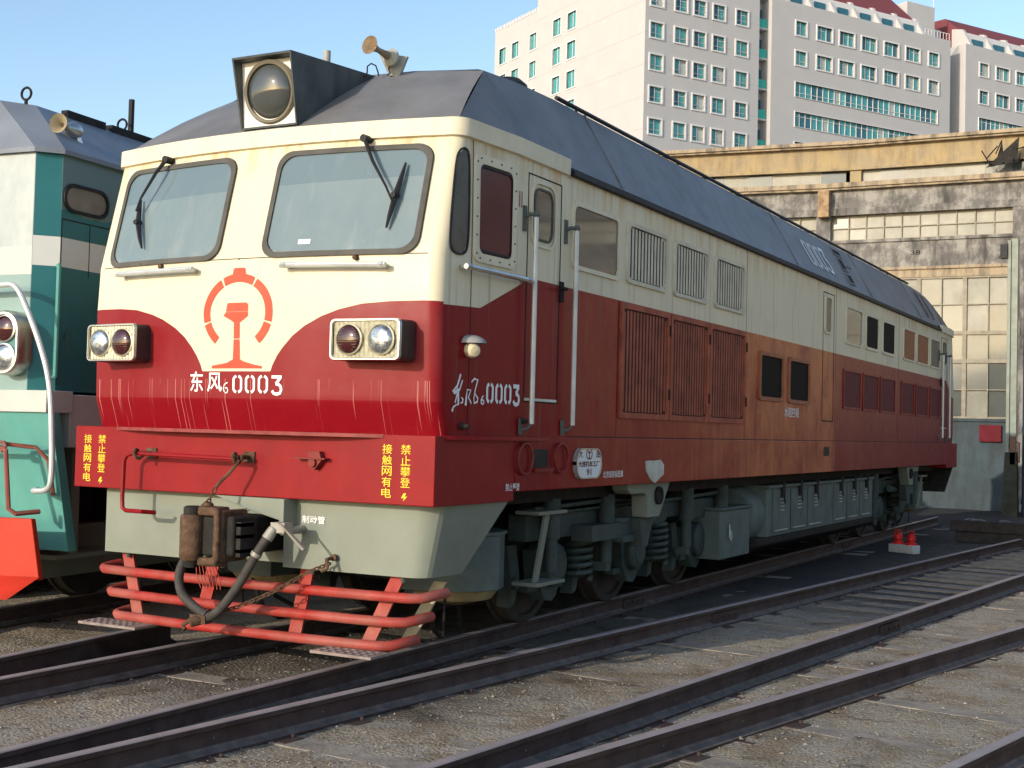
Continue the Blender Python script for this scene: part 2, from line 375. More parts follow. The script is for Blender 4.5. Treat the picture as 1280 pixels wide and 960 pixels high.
def part_empty(name, parent, loc=(0, 0, 0)):
    o = bpy.data.objects.new(name, None); col.objects.link(o); o.location = loc; o.parent = parent; return o
def copy_tree(o, parent=None):
    c = o.copy(); col.objects.link(c); c.parent = parent
    for ch in list(o.children): copy_tree(ch, c)
    return c
def rrect(x0, x1, z0, z1, r, n=4):
    p = []
    for cx, cz, a0 in ((x1-r, z1-r, 0), (x0+r, z1-r, 90), (x0+r, z0+r, 180), (x1-r, z0+r, 270)):
        for i in range(n+1):
            a = R_(a0+90*i/n); p.append((cx+r*math.cos(a), cz+r*math.sin(a)))
    return p
def inset(poly, d):
    cx = (min(p[0] for p in poly)+max(p[0] for p in poly))/2; cz = (min(p[1] for p in poly)+max(p[1] for p in poly))/2
    hx = (max(p[0] for p in poly)-min(p[0] for p in poly))/2; hz = (max(p[1] for p in poly)-min(p[1] for p in poly))/2
    return [(cx+(a-cx)*(hx-d)/hx, cz+(b-cz)*(hz-d)/hz) for a, b in poly]
def subdiv(poly, m=.25):
    o = []
    for i, a in enumerate(poly):
        b = poly[(i+1) % len(poly)]; k = max(1, int(math.hypot(a[0]-b[0], a[1]-b[1])/m))
        o += [(a[0]+(b[0]-a[0])*j/k, a[1]+(b[1]-a[1])*j/k) for j in range(k)]
    return o
def ring(mp, outer, wd, d0, d1, dp, mb=None):
    """raised frame: outer outline, width wd, base d0, proud to d1, inner wall down to dp. mp(u,v,d)->xyz"""
    outer = subdiv(outer); inner = inset(outer, wd); n = len(outer)
    rows = [[mp(u, v, d0) for u, v in outer], [mp(u, v, d1) for u, v in outer], [mp(u, v, d1) for u, v in inner], [mp(u, v, dp) for u, v in inner]]
    return (mb or MB()).grid(rows, closed=True), inner
def fillpoly(mp, poly, d, mb=None, nx=10, nz=3, mat=0):
    """convex polygon filled as a grid that follows a curved surface"""
    mb = mb or MB(); xs = [p[0] for p in poly]; x0, x1 = min(xs)+1e-4, max(xs)-1e-4; rows = []
    for i in range(nx+1):
        x = x0+(x1-x0)*(.5-.5*math.cos(math.pi*i/nx)); hits = []
        for j, a in enumerate(poly):
            b = poly[(j+1) % len(poly)]
            if (a[0]-x)*(b[0]-x) <= 0 and abs(a[0]-b[0]) > 1e-9: hits.append(a[1]+(b[1]-a[1])*(x-a[0])/(b[0]-a[0]))
        lo_, hi = min(hits), max(hits)
        rows.append([mp(x, lo_+(hi-lo_)*k/nz, d) for k in range(nz+1)])
    return mb.grid(rows, mat=mat)
def strokes(mp, lines, wd, d=.003, mb=None, mat=0):
    """painted brush strokes (polylines in u,v) as thin ribbons"""
    mb = mb or MB()
    for q, ln in enumerate(lines):
        w_ = wd
        if isinstance(ln, tuple): ln, w_ = ln
        L_ = []; R2 = []
        for i, p in enumerate(ln):
            a = ln[max(0, i-1)]; b = ln[min(len(ln)-1, i+1)]; dx, dz = b[0]-a[0], b[1]-a[1]; l = math.hypot(dx, dz) or 1
            ww = (w_[i] if isinstance(w_, list) else w_)/2
            L_.append((p[0]-dz/l*ww, p[1]+dx/l*ww)); R2.append((p[0]+dz/l*ww, p[1]-dx/l*ww))
        dd = d+q*.00025
        mb.grid([[mp(u, v, dd) for u, v in L_], [mp(u, v, dd) for u, v in R2]], mat=mat)
    return mb
def text2d(body, w_, h, bold=0):
    c = bpy.data.curves.new('t', 'FONT'); c.body = body; c.resolution_u = 3; c.offset = bold
    o = bpy.data.objects.new('t', c); col.objects.link(o)
    dg = bpy.context.evaluated_depsgraph_get(); dg.update()
    m = bpy.data.meshes.new_from_object(o.evaluated_get(dg))
    vs = [(v.co.x, v.co.y) for v in m.vertices]; fs = [tuple(p.vertices) for p in m.polygons]
    bpy.data.objects.remove(o); bpy.data.curves.remove(c); bpy.data.meshes.remove(m)
    x0 = min(v[0] for v in vs); x1 = max(v[0] for v in vs); y0_ = min(v[1] for v in vs); y1 = max(v[1] for v in vs)
    return [((a-x0)/(x1-x0)*w_, (b-y0_)/(y1-y0_)*h) for a, b in vs], fs
def put_text(mp, body, u, v, w_, h, d=.003, mb=None, mat=0, bold=.01):
    mb = mb or MB(); vs, fs = text2d(body, w_, h, bold)
    return mb.add([mp(u+a, v+b, d) for a, b in vs], fs, mat)
def zero(u, v, w_, h, t):
    out = []
    for sgn in (-1, 1):
        pts = []
        for i in range(9):
            a = R_(78-156*i/8); pts.append((u+w_/2+sgn*(w_/2-t/2)*min(1, math.cos(a)*1.35), v+h/2+(h/2-t/2)*math.sin(a)/math.sin(R_(78))))
        out.append((pts, t))
    return out
def three(u, v, w_, h, t):
    X = lambda a: u+a*w_
    Z = lambda b: v+b*h
    return [([(X(.05), Z(.93)), (X(.95), Z(.93))], t), ([(X(.85), Z(.9)), (X(.45), Z(.58))], t),
            ([(X(.42), Z(.58)), (X(.7), Z(.55)), (X(.88), Z(.44)), (X(.92), Z(.28)), (X(.82), Z(.12)), (X(.5), Z(.06)), (X(.25), Z(.1)), (X(.1), Z(.24))], t)]

# ------------------------------------------------------------------ nose surface of the engine
def lerp(x, xs, ys):
    if x <= xs[0]: return ys[0]
    for i in range(len(xs)-1):
        if x <= xs[i+1]: return ys[i]+(ys[i+1]-ys[i])*(x-xs[i])/(xs[i+1]-xs[i])
    return ys[-1]
def y0(z): return lerp(z, [1.63, 1.85, 2.5, 2.87, 3.73, 3.84], [-.005, -.08, -.10, -.08, .14, .15])
def F(x, z): return y0(z)+.075*x*x
CR = .10; XC = 1.50; XS = 1.60; YT = 1.05
def front(u, v, d): return (u, F(u, v)-d, v)
def side(u, v, d):
    rear = u > LEN/2; q = LEN-u if rear else u; yc = F(XC, v)+CR
    if q >= yc: x, y = (1.65 if q >= YT else XS+(1.65-XS)*(q-yc)/(YT-yc))+d, q
    else:
        t = max(0, 1-((yc-q)/CR)**2); x, y = XC+CR*math.sqrt(t)+d*.9, q-d*.4
    return (x, LEN-y if rear else y, v)
def outline(z):
    p = [(x, F(x, z)) for x in [-XC+2*XC*i/24 for i in range(25)]]
    f = F(XC, z)
    arc = [(XC+CR*math.sin(R_(a)), f+CR*(1-math.cos(R_(a)))) for a in (15, 30, 45, 60, 75, 90)]+[(XS+.012, f+CR+(YT-f-CR)*.25), (1.65, YT)]
    half = [(-x, y) for x, y in reversed(arc)]+p+arc
    return half
def body_ring(z):
    h = outline(z); return [(x, y, z) for x, y in h]+[(-x, LEN-y, z) for x, y in h]

# =================================================================== SETTING
def make_ground():
    mb = MB(); x0, x1, y0_, y1 = -9, 13, -9, 36; st = .125
    nx = int((x1-x0)/st); ny = int((y1-y0_)/st)
    def h(x, y): return -.174-(.018*min(1, max(0, (y-5.6)/1.5)) if 1.55+.105*y < x < 2.85+.105*y else 0)+.016*noise.noise(Vector((x*1.3, y*1.3, 0)))+.010*noise.noise(Vector((x*5, y*5, 3)))+.004*noise.noise(Vector((x*14, y*14, 7)))
    mb.grid([[(x0+i*st, y0_+j*st, h(x0+i*st, y0_+j*st)) for i in range(nx+1)] for j in range(ny+1)])
    B = 900
    X0, X1, Y0, Y1 = x0+.02, x0+nx*st-.02, y0_+.02, y0_+ny*st-.02; z = -.215
    mb.add([(-B, -B, z), (B, -B, z), (B, B, z), (-B, B, z), (X0, Y0, z), (X1, Y0, z), (X1, Y1, z), (X0, Y1, z)],
           [(0, 1, 5, 4), (1, 2, 6, 5), (2, 3, 7, 6), (3, 0, 4, 7)])
    o = mb.build('ground', GROUND, fixn=False, angle=80); o['kind'] = 'structure'
    # loose stones
    g = MB(); rnd = random.Random(3)
    for i in range(26000):
        t = rnd.random()**1.5; y = -4+t*22; x = rnd.uniform(-5.5, 8.5)
        if -1.3 < x < 1.9 and y > 3: continue
        s = rnd.uniform(.005, .012)*(1.7 if rnd.random() < .08 else 1); z = h(x, y)+s*.25
        a = rnd.random()*6.28; ca, sa = math.cos(a)*s, math.sin(a)*s; e = rnd.uniform(.5, .9)
        g.add([(x+ca, y+sa, z), (x-sa*e, y+ca*e, z), (x-ca, y-sa, z), (x+sa*e, y-ca*e, z), (x+ca*.3, y+sa*.3, z+s*e)],
              [(0, 1, 4), (1, 2, 4), (2, 3, 4), (3, 0, 4)])
    so = g.build('gravel', STONE, fixn=False); so['kind'] = 'stuff'
    tag(so, 'loose grey and tan gravel scattered between the rails', 'gravel')
make_ground()

PIV = (.045, -20.5)
def track(label, xoff, slope, ya, yb, group='shed tracks fanning out side by side', gauge=1.508, raise_from=99):
    ang = -math.atan(slope)
    t = empty('railway_track', label, 'railway track', (xoff, 0, 0), ang, group)
    k = 1/math.cos(math.atan(slope)); a, b = ya*k, yb*k
    prof = [(-.065, -.17), (.065, -.17), (.065, -.158), (.018, -.142), (.009, -.128), (.009, -.045), (.034, -.034), (.036, -.006), (.028, 0), (-.028, 0), (-.036, -.006), (-.034, -.034), (-.009, -.045), (-.009, -.128), (-.018, -.142), (-.065, -.158)]
    for s in (-1, 1):
        mb = MB(); off = s*gauge/2; n = len(prof); nn = 12
        rows = [[(off+x, a+(b-a)*i/nn, z) for x, z in prof] for i in range(nn+1)]
        mb.grid(rows, closed=True)
        for fi, f in enumerate(mb.f):
            if fi % n in (8, 9): mb.m[fi] = 1
            if fi % n == 7: mb.m[fi] = 1
            if fi % n in (2, 3, 13, 14): mb.m[fi] = 3
        mb.add(rows[0], [tuple(range(n))]); mb.add(rows[-1], [tuple(reversed(range(n)))])
        y = a+.3
        while y < b:
            mb.cyl((off+s*.0+.009, y, -.086), (off+.014, y, -.086), .007, n=6, mat=3); y += .9
        r = mb.build_one('rail', [RAIL, RAILT, SILVER, FOOT], t)
        fp = MB(); yj = a+5.4+s*.2
        while yj < b:
            for q in (-1, 1):
                fp.box(off+q*.012, off+q*.032, yj-.28, yj+.28, -.135, -.05)
                for dy in (-.2, -.07, .07, .2): fp.cyl((off+q*.03, yj+dy, -.09), (off+q*.05, yj+dy, -.09), .014, n=6)
            yj += 9
        if fp.v: fp.build('fish_plate', RAIL, r)
    y = a+.2; i = 0
    rnd = random.Random(int(xoff*100)+5)
    base = None
    while y < b and i < 98:
        if base is None:
            mb = MB(); mb.box(-1.22, 1.22, -.11, .11, -.30, -.163, 0)
            for s in (-1, 1):
                mb.box(s*gauge/2-.16, s*gauge/2+.16, -.085, .085, -.164, -.1565, 1)
                for q in (-1, 1): mb.cyl((s*gauge/2+q*.10, q*.05, -.157), (s*gauge/2+q*.10, q*.05, -.135), .014, n=6, mat=1)
            base = mb.build('sleeper', [WOOD, RAIL], t, bevel=.008); o = base
        else:
            o = base.copy(); col.objects.link(o); o.parent = t
        o.location = (rnd.uniform(-.03, .03), y, (-.014 if y < raise_from else .004)+rnd.uniform(-.012, .006)); o.rotation_euler = (0, 0, rnd.uniform(-.02, .02))
        y += .60; i += 1
    return t
track('track beneath the red and cream locomotive', .055, 0, -9.2, 22.5)
track('empty track right beside the red locomotive, ending at the stacked timbers', 2.19, .1045, -9.2, 16.9, raise_from=9)
track('empty track farthest to the right, its far rail cutting the bottom corner', 4.30, .206, -7.0, 22)
track('track at the far left under the teal and white locomotive', -3.945, -.10, -9.2, 22)
g1 = MB(); prof_ = [(-.065, -.17), (.065, -.17), (.065, -.158), (.018, -.142), (.009, -.128), (.009, -.045), (.034, -.034), (.036, -.006), (.028, 0), (-.028, 0), (-.036, -.006), (-.034, -.034), (-.009, -.045), (-.009, -.128), (-.018, -.142), (-.065, -.158)]
g1.grid([[(x, -8+i*1.5, z) for x, z in prof_] for i in range(7)], closed=True)
for fi in range(len(g1.f)):
    if fi % 16 in (7, 8, 9): g1.m[fi] = 1
gx = g1.build('single_rail', [RAIL, RAILT]); gx.location = (-1.42, 0, 0); gx.rotation_euler = (0, 0, .11); tag(gx, 'lone rail lying between the two locomotives, left of the red one', 'rail')

# =================================================================== RED LOCOMOTIVE
loco = empty('diesel_locomotive', 'red and cream diesel locomotive numbered 0003 with a big square headlight on its roof', 'locomotive')
# body shell
mb = MB()
zs = [1.63, 1.70, 1.78, 1.84, 1.86, 1.90, 2.1, 2.3, 2.5, 2.87, 3.1, 3.4, 3.73]
mb.grid([body_ring(z) for z in zs], closed=True)
body = mb.build('body_shell', PAINT, loco, fixn=True, angle=16)
# seams of the body panels
mb = MB()
for y in (6.45, 10.30, 14.3, 18.7): mb.box(1.6475, 1.6515, y-.004, y+.004, 1.64, 3.73)
mb.box(1.6475, 1.6515, 2.0, 18.6, 1.636, 1.644)
mb.box(1.6475, 1.6515, 2.96, 2.968, 1.64, 2.83)
for ys in (.475, LEN-.475): mb.grid([[side(ys-.004, z, .0015) for z in (1.64, 1.85, 2.2, 2.6, 2.87, 3.2, 3.5, 3.72)], [side(ys+.004, z, .0015) for z in (1.64, 1.85, 2.2, 2.6, 2.87, 3.2, 3.5, 3.72)]])
mb.grid([[front(-1.5+3.0*i/20, 2.866, .002) for i in range(21)], [front(-1.5+3.0*i/20, 2.872, .002) for i in range(21)]])
for x in (-.95, .0): mb.box(x-.002, x+.002, -.09, -.085, 2.86, 2.87)
mb.build('seam_lines' if 0 else 'panel_seam_line', DARK, loco)
# sill and buffer beams
mb = MB(); mb.box(-1.655, 1.655, 1.12, LEN-1.12, 1.227, 1.632)
mb.build('side_sill', SILLP, loco, bevel=.006)
for yA, yB in ((0, 1.12), (LEN-1.12, LEN)):
    mb = MB(); mb.box(-1.652, 1.652, yA, yB, 1.158, 1.632)
    beam = mb.build('buffer_beam', REDP, loco, bevel=.006)
    if yA == 0: fbeam = beam
# curved step lip on top of the beam
mb = MB(); P = []
for i in range(21):
    x = -1.22+2.46*i/20; t = (i/20-.5)*2; P.append((x, -.12*(1-t**4)-.005))
mb.add([(x, y, 1.632) for x, y in P]+[(x, .03, 1.632) for x, y in P]+[(x, y, 1.607) for x, y in P]+[(x, .03, 1.607) for x, y in P],
       [(i, i+1, 21+i+1, 21+i) for i in range(20)]+[(42+i, 63+i, 63+i+1, 42+i+1) for i in range(20)]+[(i, 42+i, 43+i, i+1) for i in range(20)])
mb.build('step_lip', simple('scuffed_lip', (.24, .045, .04), .5, var=.3, scale=12, rust=.35, rustc=(.16, .1, .08)), fbeam)
mb = MB(); mb.add([(1.652, .12, 1.63), (1.70, .2, 1.63), (1.70, 1.3, 1.63), (1.652, 1.7, 1.63), (1.652, .12, 1.605), (1.70, .2, 1.605), (1.70, 1.3, 1.605), (1.652, 1.7, 1.605)],
                  [(0, 1, 2, 3), (4, 7, 6, 5), (0, 4, 5, 1), (1, 5, 6, 2), (2, 6, 7, 3)])
mb.build('step_lip', REDP, fbeam)
# cream cornice band round the cab
for rear in (0, 1):
    mb = MB(); rows = []
    for z, d in ((3.715, .0), (3.72, .03), (3.845, .036), (3.85, .0), (3.853, -.08)):
        o = outline(min(z, 3.84)); r = []
        for i, (x, y) in enumerate(o):
            a = o[max(0, i-1)]; b = o[min(len(o)-1, i+1)]; tx, ty = b[0]-a[0], b[1]-a[1]; l = math.hypot(tx, ty)
            r.append((x+ty/l*d, y-tx/l*d, z))
        e = [(1.65+d, 1.40, z), (1.65+d, 1.80, z), (1.65+d*.9, 1.90, z), (1.65, 1.955, z-.02)]
        r = [(-x, y, zz) for x, y, zz in reversed(e)]+r+e
        if rear: r = [(-x, LEN-y, zz) for x, y, zz in r]
        rows.append(r)
    mb.grid(rows); mb.build('cornice_band', CREAM, loco, angle=40)
# black drip rail along the side
for s in (-1, 1):
    mb = MB(); mb.box(s*1.645, s*1.69, 1.95, LEN-1.95, 3.725, 3.765); mb.box(s*1.645, s*1.67, 1.95, LEN-1.95, 3.765, 3.79)
    mb.build('drip_rail', BLACK, loco, bevel=.006)
# roof
def roof_cs(y, ex, ez, cr):
    h = [(1.655, 3.77), (1.60, 3.83), (ex+(1.6-ex)*.5, 3.83+(ez-3.83)*.52), (ex+.03, ez-.045), (ex, ez), (ex-.05, ez+.015), (.6, (ez+cr)/2+.025), (0, cr)]
    return [(x, y, z) for x, z in h]+[(-x, y, z) for x, z in reversed(h[:-1])]
secs = [(1.23, 1.24, 4.44, 4.52), (1.8, 1.22, 4.49, 4.6), (2.5, 1.20, 4.52, 4.66)]
mb = MB()
cs = [roof_cs(*s) for s in secs]+[roof_cs(LEN/2, 1.2, 4.52, 4.66)]+[roof_cs(LEN-s[0], *s[1:]) for s in reversed(secs)]
mb.grid(cs)
for rear in (0, 1):
    n = 14; low = []; top = []
    for i in range(n+1):
        t = -1+2*i/n; x = 1.56*t; low.append((x, F(x, 3.84)+.01, 3.84)); X = 1.24*t; top.append((X, 1.23, 4.52-.08*abs(t)**2))
    rows = []
    for k in range(5):
        q = k/4; rows.append([(a[0]+(b[0]-a[0])*q, a[1]+(b[1]-a[1])*q, a[2]+(b[2]-a[2])*q+.03*math.sin(math.pi*q)) for a, b in zip(low, top)])
    sd = []
    for s in (-1, 1):
        sd.append([(s*1.56, F(1.56, 3.84)+.01, 3.84), (s*1.63, .55, 3.82), (s*1.655, 1.23, 3.77), (s*1.24, 1.23, 4.44)])
    fl = (lambda p: (p[0], LEN-p[1], p[2])) if rear else (lambda p: p)
    mb.grid([[fl(p) for p in r] for r in rows])
    for q in sd: mb.add([fl(p) for p in q], [(0, 1, 2, 3)])
roof = mb.build('roof', ROOF, loco, angle=22)
mb = MB()
for y in (3.1, 8.6, 12.6, 16.4):
    mb.add([(1.603, y, 3.835), (1.205, y, 4.525), (1.205, y+.03, 4.525), (1.603, y+.03, 3.835), (1.609, y, 3.838), (1.211, y, 4.528), (1.211, y+.03, 4.528), (1.609, y+.03, 3.838)],
           [(4, 5, 6, 7), (0, 1, 5, 4), (3, 7, 6, 2)])
mb.build('roof_seam', ROOF, roof)
mb = MB()  # low rail / clutter on the roof edge
mb.tube([(1.18, 2.6, 4.56), (1.18, 17.2, 4.56)], .02, 6)
for y in (3.0, 5.5, 8, 10.5, 13, 15.5): mb.cyl((1.18, y, 4.5), (1.18, y, 4.56), .015, n=6)
mb.build('roof_pipe', BLACK, roof)
mb = MB(); mb.lathe([(0, .17), (.05, .16), (.10, .10), (.12, .02)], (.9, 2.25, 4.56), (0, 0, 1)); mb.build('roof_vent', BLACK, roof)
def slope(u, v, d):  # on the roof's side slope
    t = (v-3.83)/(4.52-3.83); return (1.60-.40*t+d*.87, u, v+d*.5)
mb = MB()
sk = []
for i in range(3): sk += zero(9.52+i*.29, 3.93, .24, .38, .05)
sk += three(10.40, 3.93, .24, .38, .05)
strokes(slope, sk, .045, .012, mb); mb.build('roof_number', WHITE, roof)
for (ya, yb, za, zb) in ((11.35, 11.85, 4.33, 4.44), (11.4, 11.72, 4.10, 4.30), (11.72, 12.1, 4.20, 4.24), (11.42, 11.72, 3.90, 4.06), (17.22, 17.42, 3.95, 4.42), (17.75, 17.95, 3.95, 4.42)):
    mb = MB(); q = [(ya, za), (yb, za), (yb, zb), (ya, zb)]
    fr, inner = ring(slope, q, .02, 0, .02, .004); fr.build('roof_louvre', ROOF, roof)
    g = MB(); fillpoly(slope, inner, .014, g, 2, 2); g.build('roof_louvre', DGLASS, roof)
for yv in (LEN-1.6,):
    pass
# ---- big roof headlight
hl = part_empty('roof_headlight', loco)
mb = MB()
b0 = [(-.27, .12, 4.43), (.27, .12, 4.43), (.27, 1.30, 4.55), (-.27, 1.30, 4.55)]
def hf(u, v, d): return (u, .20-.16*(v-3.9)-d, v)
tl = [hf(-.275, 4.405, .035), hf(.275, 4.405, .035)]; bl = [hf(-.262, 3.885, .0), hf(.262, 3.885, .0)]
back = [(-.27, 1.35, 4.50), (.27, 1.35, 4.50)]
mb.add([*tl, *back, *bl, (-.27, 1.3, 4.3), (.27, 1.3, 4.3)], [(0, 1, 3, 2), (1, 5, 7, 3), (0, 2, 6, 4), (2, 3, 7, 6)])
# inner hood walls
i_ = [hf(-.262, 4.39, .032), hf(.262, 4.39, .032), hf(-.25, 3.90, .0), hf(.25, 3.90, .0)]
j_ = [hf(-.262, 4.39, -.07), hf(.262, 4.39, -.07), hf(-.25, 3.90, -.02), hf(.25, 3.90, -.02)]
mb.add([*tl, *bl, *i_], [(0, 1, 5, 4), (1, 3, 7, 5), (0, 4, 6, 2), (2, 6, 7, 3)])
mb.add([*i_, *j_], [(0, 1, 5, 4), (1, 3, 7, 5), (0, 4, 6, 2), (2, 6, 7, 3)])
mb.build('headlight_housing', simple('housing_grey', (.075, .085, .08), .5, var=.3, scale=4, streak=.5, streakc=(.02, .02, .02)), hl, fixn=False)
mb = MB(); mb.add([j_[0], j_[1], j_[3], j_[2]], [(0, 1, 2, 3)]); mb.build('face_plate', simple('white_plate', (.80, .76, .68), .5, var=.05), hl, fixn=False)
nrm = Vector((0, -1, -.16)).normalized(); lc = Vector(hf(0.015, 4.15, -.05))
mb = MB(); mb.lathe([(0, .235), (.03, .238), (.045, .225), (.04, .205), (0, .205)], lc, nrm, 40); mb.build('lens_ring', simple('lens_ring_olive', (.15, .13, .09), .45, var=.3), hl)
mb = MB(); mb.lathe([(.0, .208), (.03, .195), (.06, .16), (.085, .10), (.093, .03), (.094, 0)], lc, nrm, 40); mb.build('headlight_lens', LENS, hl)
# pipe and mushroom vent behind the headlight
mb = MB(); mb.cyl((.03, .85, 4.40), (.03, .85, 4.63), .03, n=12); mb.build('exhaust_pipe', simple('pale_pipe', (.35, .35, .32), .5, var=.2), loco)
mb = MB(); mb.lathe([(0, .03), (.10, .03), (.11, .075), (.14, .07), (.17, .03)], (-.09, .70, 4.40), (0, 0, 1)); mb.build('roof_vent', simple('pale_vent', (.38, .38, .33), .5), loco)
# horn
hn = part_empty('air_horn', loco, (.46, 1.10, 4.45)); hn.scale = (.82, .82, .82)
mb = MB(); mb.add([(-.10, -.05, .22), (.13, .10, .20), (.07, .06, 0), (-.01, 0, 0), (-.10, -.02, .22), (.13, .13, .20), (.07, .09, 0), (-.01, .03, 0)],
                  [(0, 1, 2, 3), (7, 6, 5, 4), (0, 4, 5, 1), (1, 5, 6, 2), (3, 2, 6, 7), (0, 3, 7, 4)])
mb.build('horn_bracket', simple('bracket_grey', (.36, .34, .29), .6, var=.15), hn)
hd = Vector((-.08, -.98, .12)).normalized(); hc = Vector((.02, -.03, .17))
mb = MB(); mb.lathe([(-.05, .05), (-.03, .085), (.0, .088), (.012, .075), (.03, .055), (.04, .035)], hc, hd); mb.build('horn_body', simple('horn_pale', (.42, .40, .31), .45, var=.2), hn)
mb = MB(); mb.lathe([(.03, .04), (.05, .042), (.10, .032), (.18, .026), (.23, .034), (.27, .052), (.31, .088), (.316, .091), (.306, .082), (.265, .04), (.23, .012)], hc, hd, 28)
mb.build('horn_bell', simple('horn_bronze', (.30, .22, .14), .5, .2, var=.3, scale=14), hn)
mb = MB(); mb.tube([(-.38, -.18, -.02), (-.22, -.10, -.01), (-.20, -.09, .03), (-.20, -.09, .09), (-.17, -.07, .12), (-.13, -.05, .10), (-.11, -.04, .04), (-.10, -.04, .0)], .008, 6)
mb.tube([(.02, -.02, .12), (.0, -.02, .06), (.02, -.02, .02), (-.01, -.02, .0)], .008, 6); mb.build('air_pipe', DARK, hn)
# ---- windscreens
def mirror(poly): return [(-a, b) for a, b in reversed(poly)]
def windscreen_poly():
    return rrect(.195, 1.43, 2.865, 3.665, .12, 6)
for s in (1, -1):
    p = windscreen_poly()
    if s < 0: p = mirror(p)
    fr, inner = ring(front, p, .038, 0, .022, .008)
    wn_ = fr.build('windscreen', RUBBER, loco, angle=50)
    g = MB(); fillpoly(front, inner, .009, g, 16, 6); g.build('glass', WSCR, wn_, fixn=False)
mb = MB(); mb.add([front(u, v, .013) for u, v in ((.50, 2.955), (.60, 2.955), (.60, 2.99), (.50, 2.99))], [(0, 1, 2, 3)]); mb.build('sticker', WHITE, wn_)
# ---- wipers
def wiper(pts, blade, name='windscreen_wiper'):
    mb = MB(); mb.tube([front(u, v, d) for u, v, d in pts], [.016, .013, .009, .007], 6)
    b = [front(u, v, d) for u, v, d in blade]
    mb.tube(b, [.008, .016, .022, .016, .008], 6)
    u, v, d = pts[0]; mb.cyl(front(u, v, -.01), front(u, v, d+.02), .028, n=10)
    mb.cyl(front(blade[2][0], blade[2][1], .03), front(blade[2][0], blade[2][1], .09), .02, n=8)
    mb.build(name, BLACK, loco)
wiper([(.92, 3.71, .07), (1.03, 3.53, .09), (1.16, 3.34, .08), (1.22, 3.23, .07)], [(1.25, 3.52, .04), (1.243, 3.42, .05), (1.225, 3.28, .055), (1.205, 3.14, .05), (1.19, 3.05, .04)])
wiper([(-.93, 3.70, .07), (-.98, 3.60, .10), (-1.10, 3.40, .10), (-1.15, 3.30, .08)], [(-1.17, 3.40, .04), (-1.15, 3.33, .05), (-1.12, 3.21, .055), (-1.06, 3.08, .05), (-1.02, 3.0, .04)])
# ---- handrails under windscreens and on the cab side
def rail_bar(mp, u0, v0, u1, v1, mat=SILVER, r=.02, name='handrail'):
    mb = MB(); mb.tube([mp(u0+(u1-u0)*i/6, v0+(v1-v0)*i/6, .07) for i in range(7)], r, 8)
    for t in (.04, .96):
        u, v = u0+(u1-u0)*t, v0+(v1-v0)*t; mb.cyl(mp(u, v, 0), mp(u, v, .07), .018, n=8); mb.lathe([(-.02, .02), (0, .032), (.02, .02)], mp(u, v, .07), (0, 0, 1), 8)
    return mb.build(name, mat, loco)
rail_bar(front, .42, 2.80, 1.24, 2.785); rail_bar(front, -1.24, 2.80, -.38, 2.80)
rail_bar(side, .30, 2.80, 1.18, 2.795, CHROME)
mb = MB()
for x in (-.78, .98): mb.lathe([(0, .02), (.03, .018), (.035, .0)], front(x, 2.845, 0), (0, -1, 0), 8)
mb.build('washer_nozzle', RUSTY, loco)
# ---- twin lamp clusters
HOUS = simple('dark_lamp_housing', (.06, .05, .045), .4, .3, var=.3)
def cluster(cx, red_first):
    f = lambda u, v, d: (cx+u*.985, F(cx, 2.2)-d+(u)*.15*cx*.5, v)
    root = part_empty('lamp_cluster', loco)
    p = rrect(-.275, .275, 2.125, 2.41, .035); mb = MB()
    outer = [f(u, v, .0) for u, v in p]; o2 = [f(u, v, .165) for u, v in inset(p, .006)]; o3 = [f(u, v, .165) for u, v in p]; i3 = [f(u, v, .185) for u, v in inset(p, .006)]; i1 = [f(u, v, .185) for u, v in inset(p, .015)]; i2 = [f(u, v, .160) for u, v in inset(p, .019)]
    mb.grid([outer, o2], closed=True); mb.build('lamp_housing', HOUS, root); mb = MB(); mb.grid([o2, o3, i3, i1, i2], closed=True); mb.build('chrome_rim', CHROME, root)
    mb = MB(); q = inset(p, .02); n = 30
    rows = []
    for i in range(n+1):
        u = -.25+.5*i/n; d = .164+(.006 if i % 2 else 0); rows.append([f(u, 2.145, d), f(u, 2.39, d)])
    mb.grid(rows); mb.build('reflector_panel', REFL, root, angle=10)
    for k, u in enumerate((-.125, .125)):
        is_red = (k == 0) == red_first; c = f(u, 2.268, .168)
        mb = MB(); mb.lathe([(0, .108), (.012, .108), (.016, .098), (0, .094)], c, (0, -1, 0), 28)
        ly = mb.build('lamp', REFL, root)
        mb = MB(); pr = [(0, .096)]+[(.008+.034*math.cos(R_(a))*(1), .094*math.sin(R_(a))) for a in (80, 65, 50, 35, 20, 5)]
        mb.lathe(pr, c, (0, -1, 0), 28); mb.build('lens', LENSR if is_red else LENSW, ly)
        if is_red:
            mb = MB()
            for j in range(-4, 5):
                h = math.sqrt(max(0, .085**2-(j*.018)**2)); mb.tube([(c[0]-h, c[1]-.043+.01*abs(j)/2, c[2]+j*.018), (c[0], c[1]-.047+.006*abs(j), c[2]+j*.018), (c[0]+h, c[1]-.043+.01*abs(j)/2, c[2]+j*.018)], .002, 4)
            mb.build('lens_rib', LENSR, ly)
cluster(1.175, True); cluster(-1.14, False)
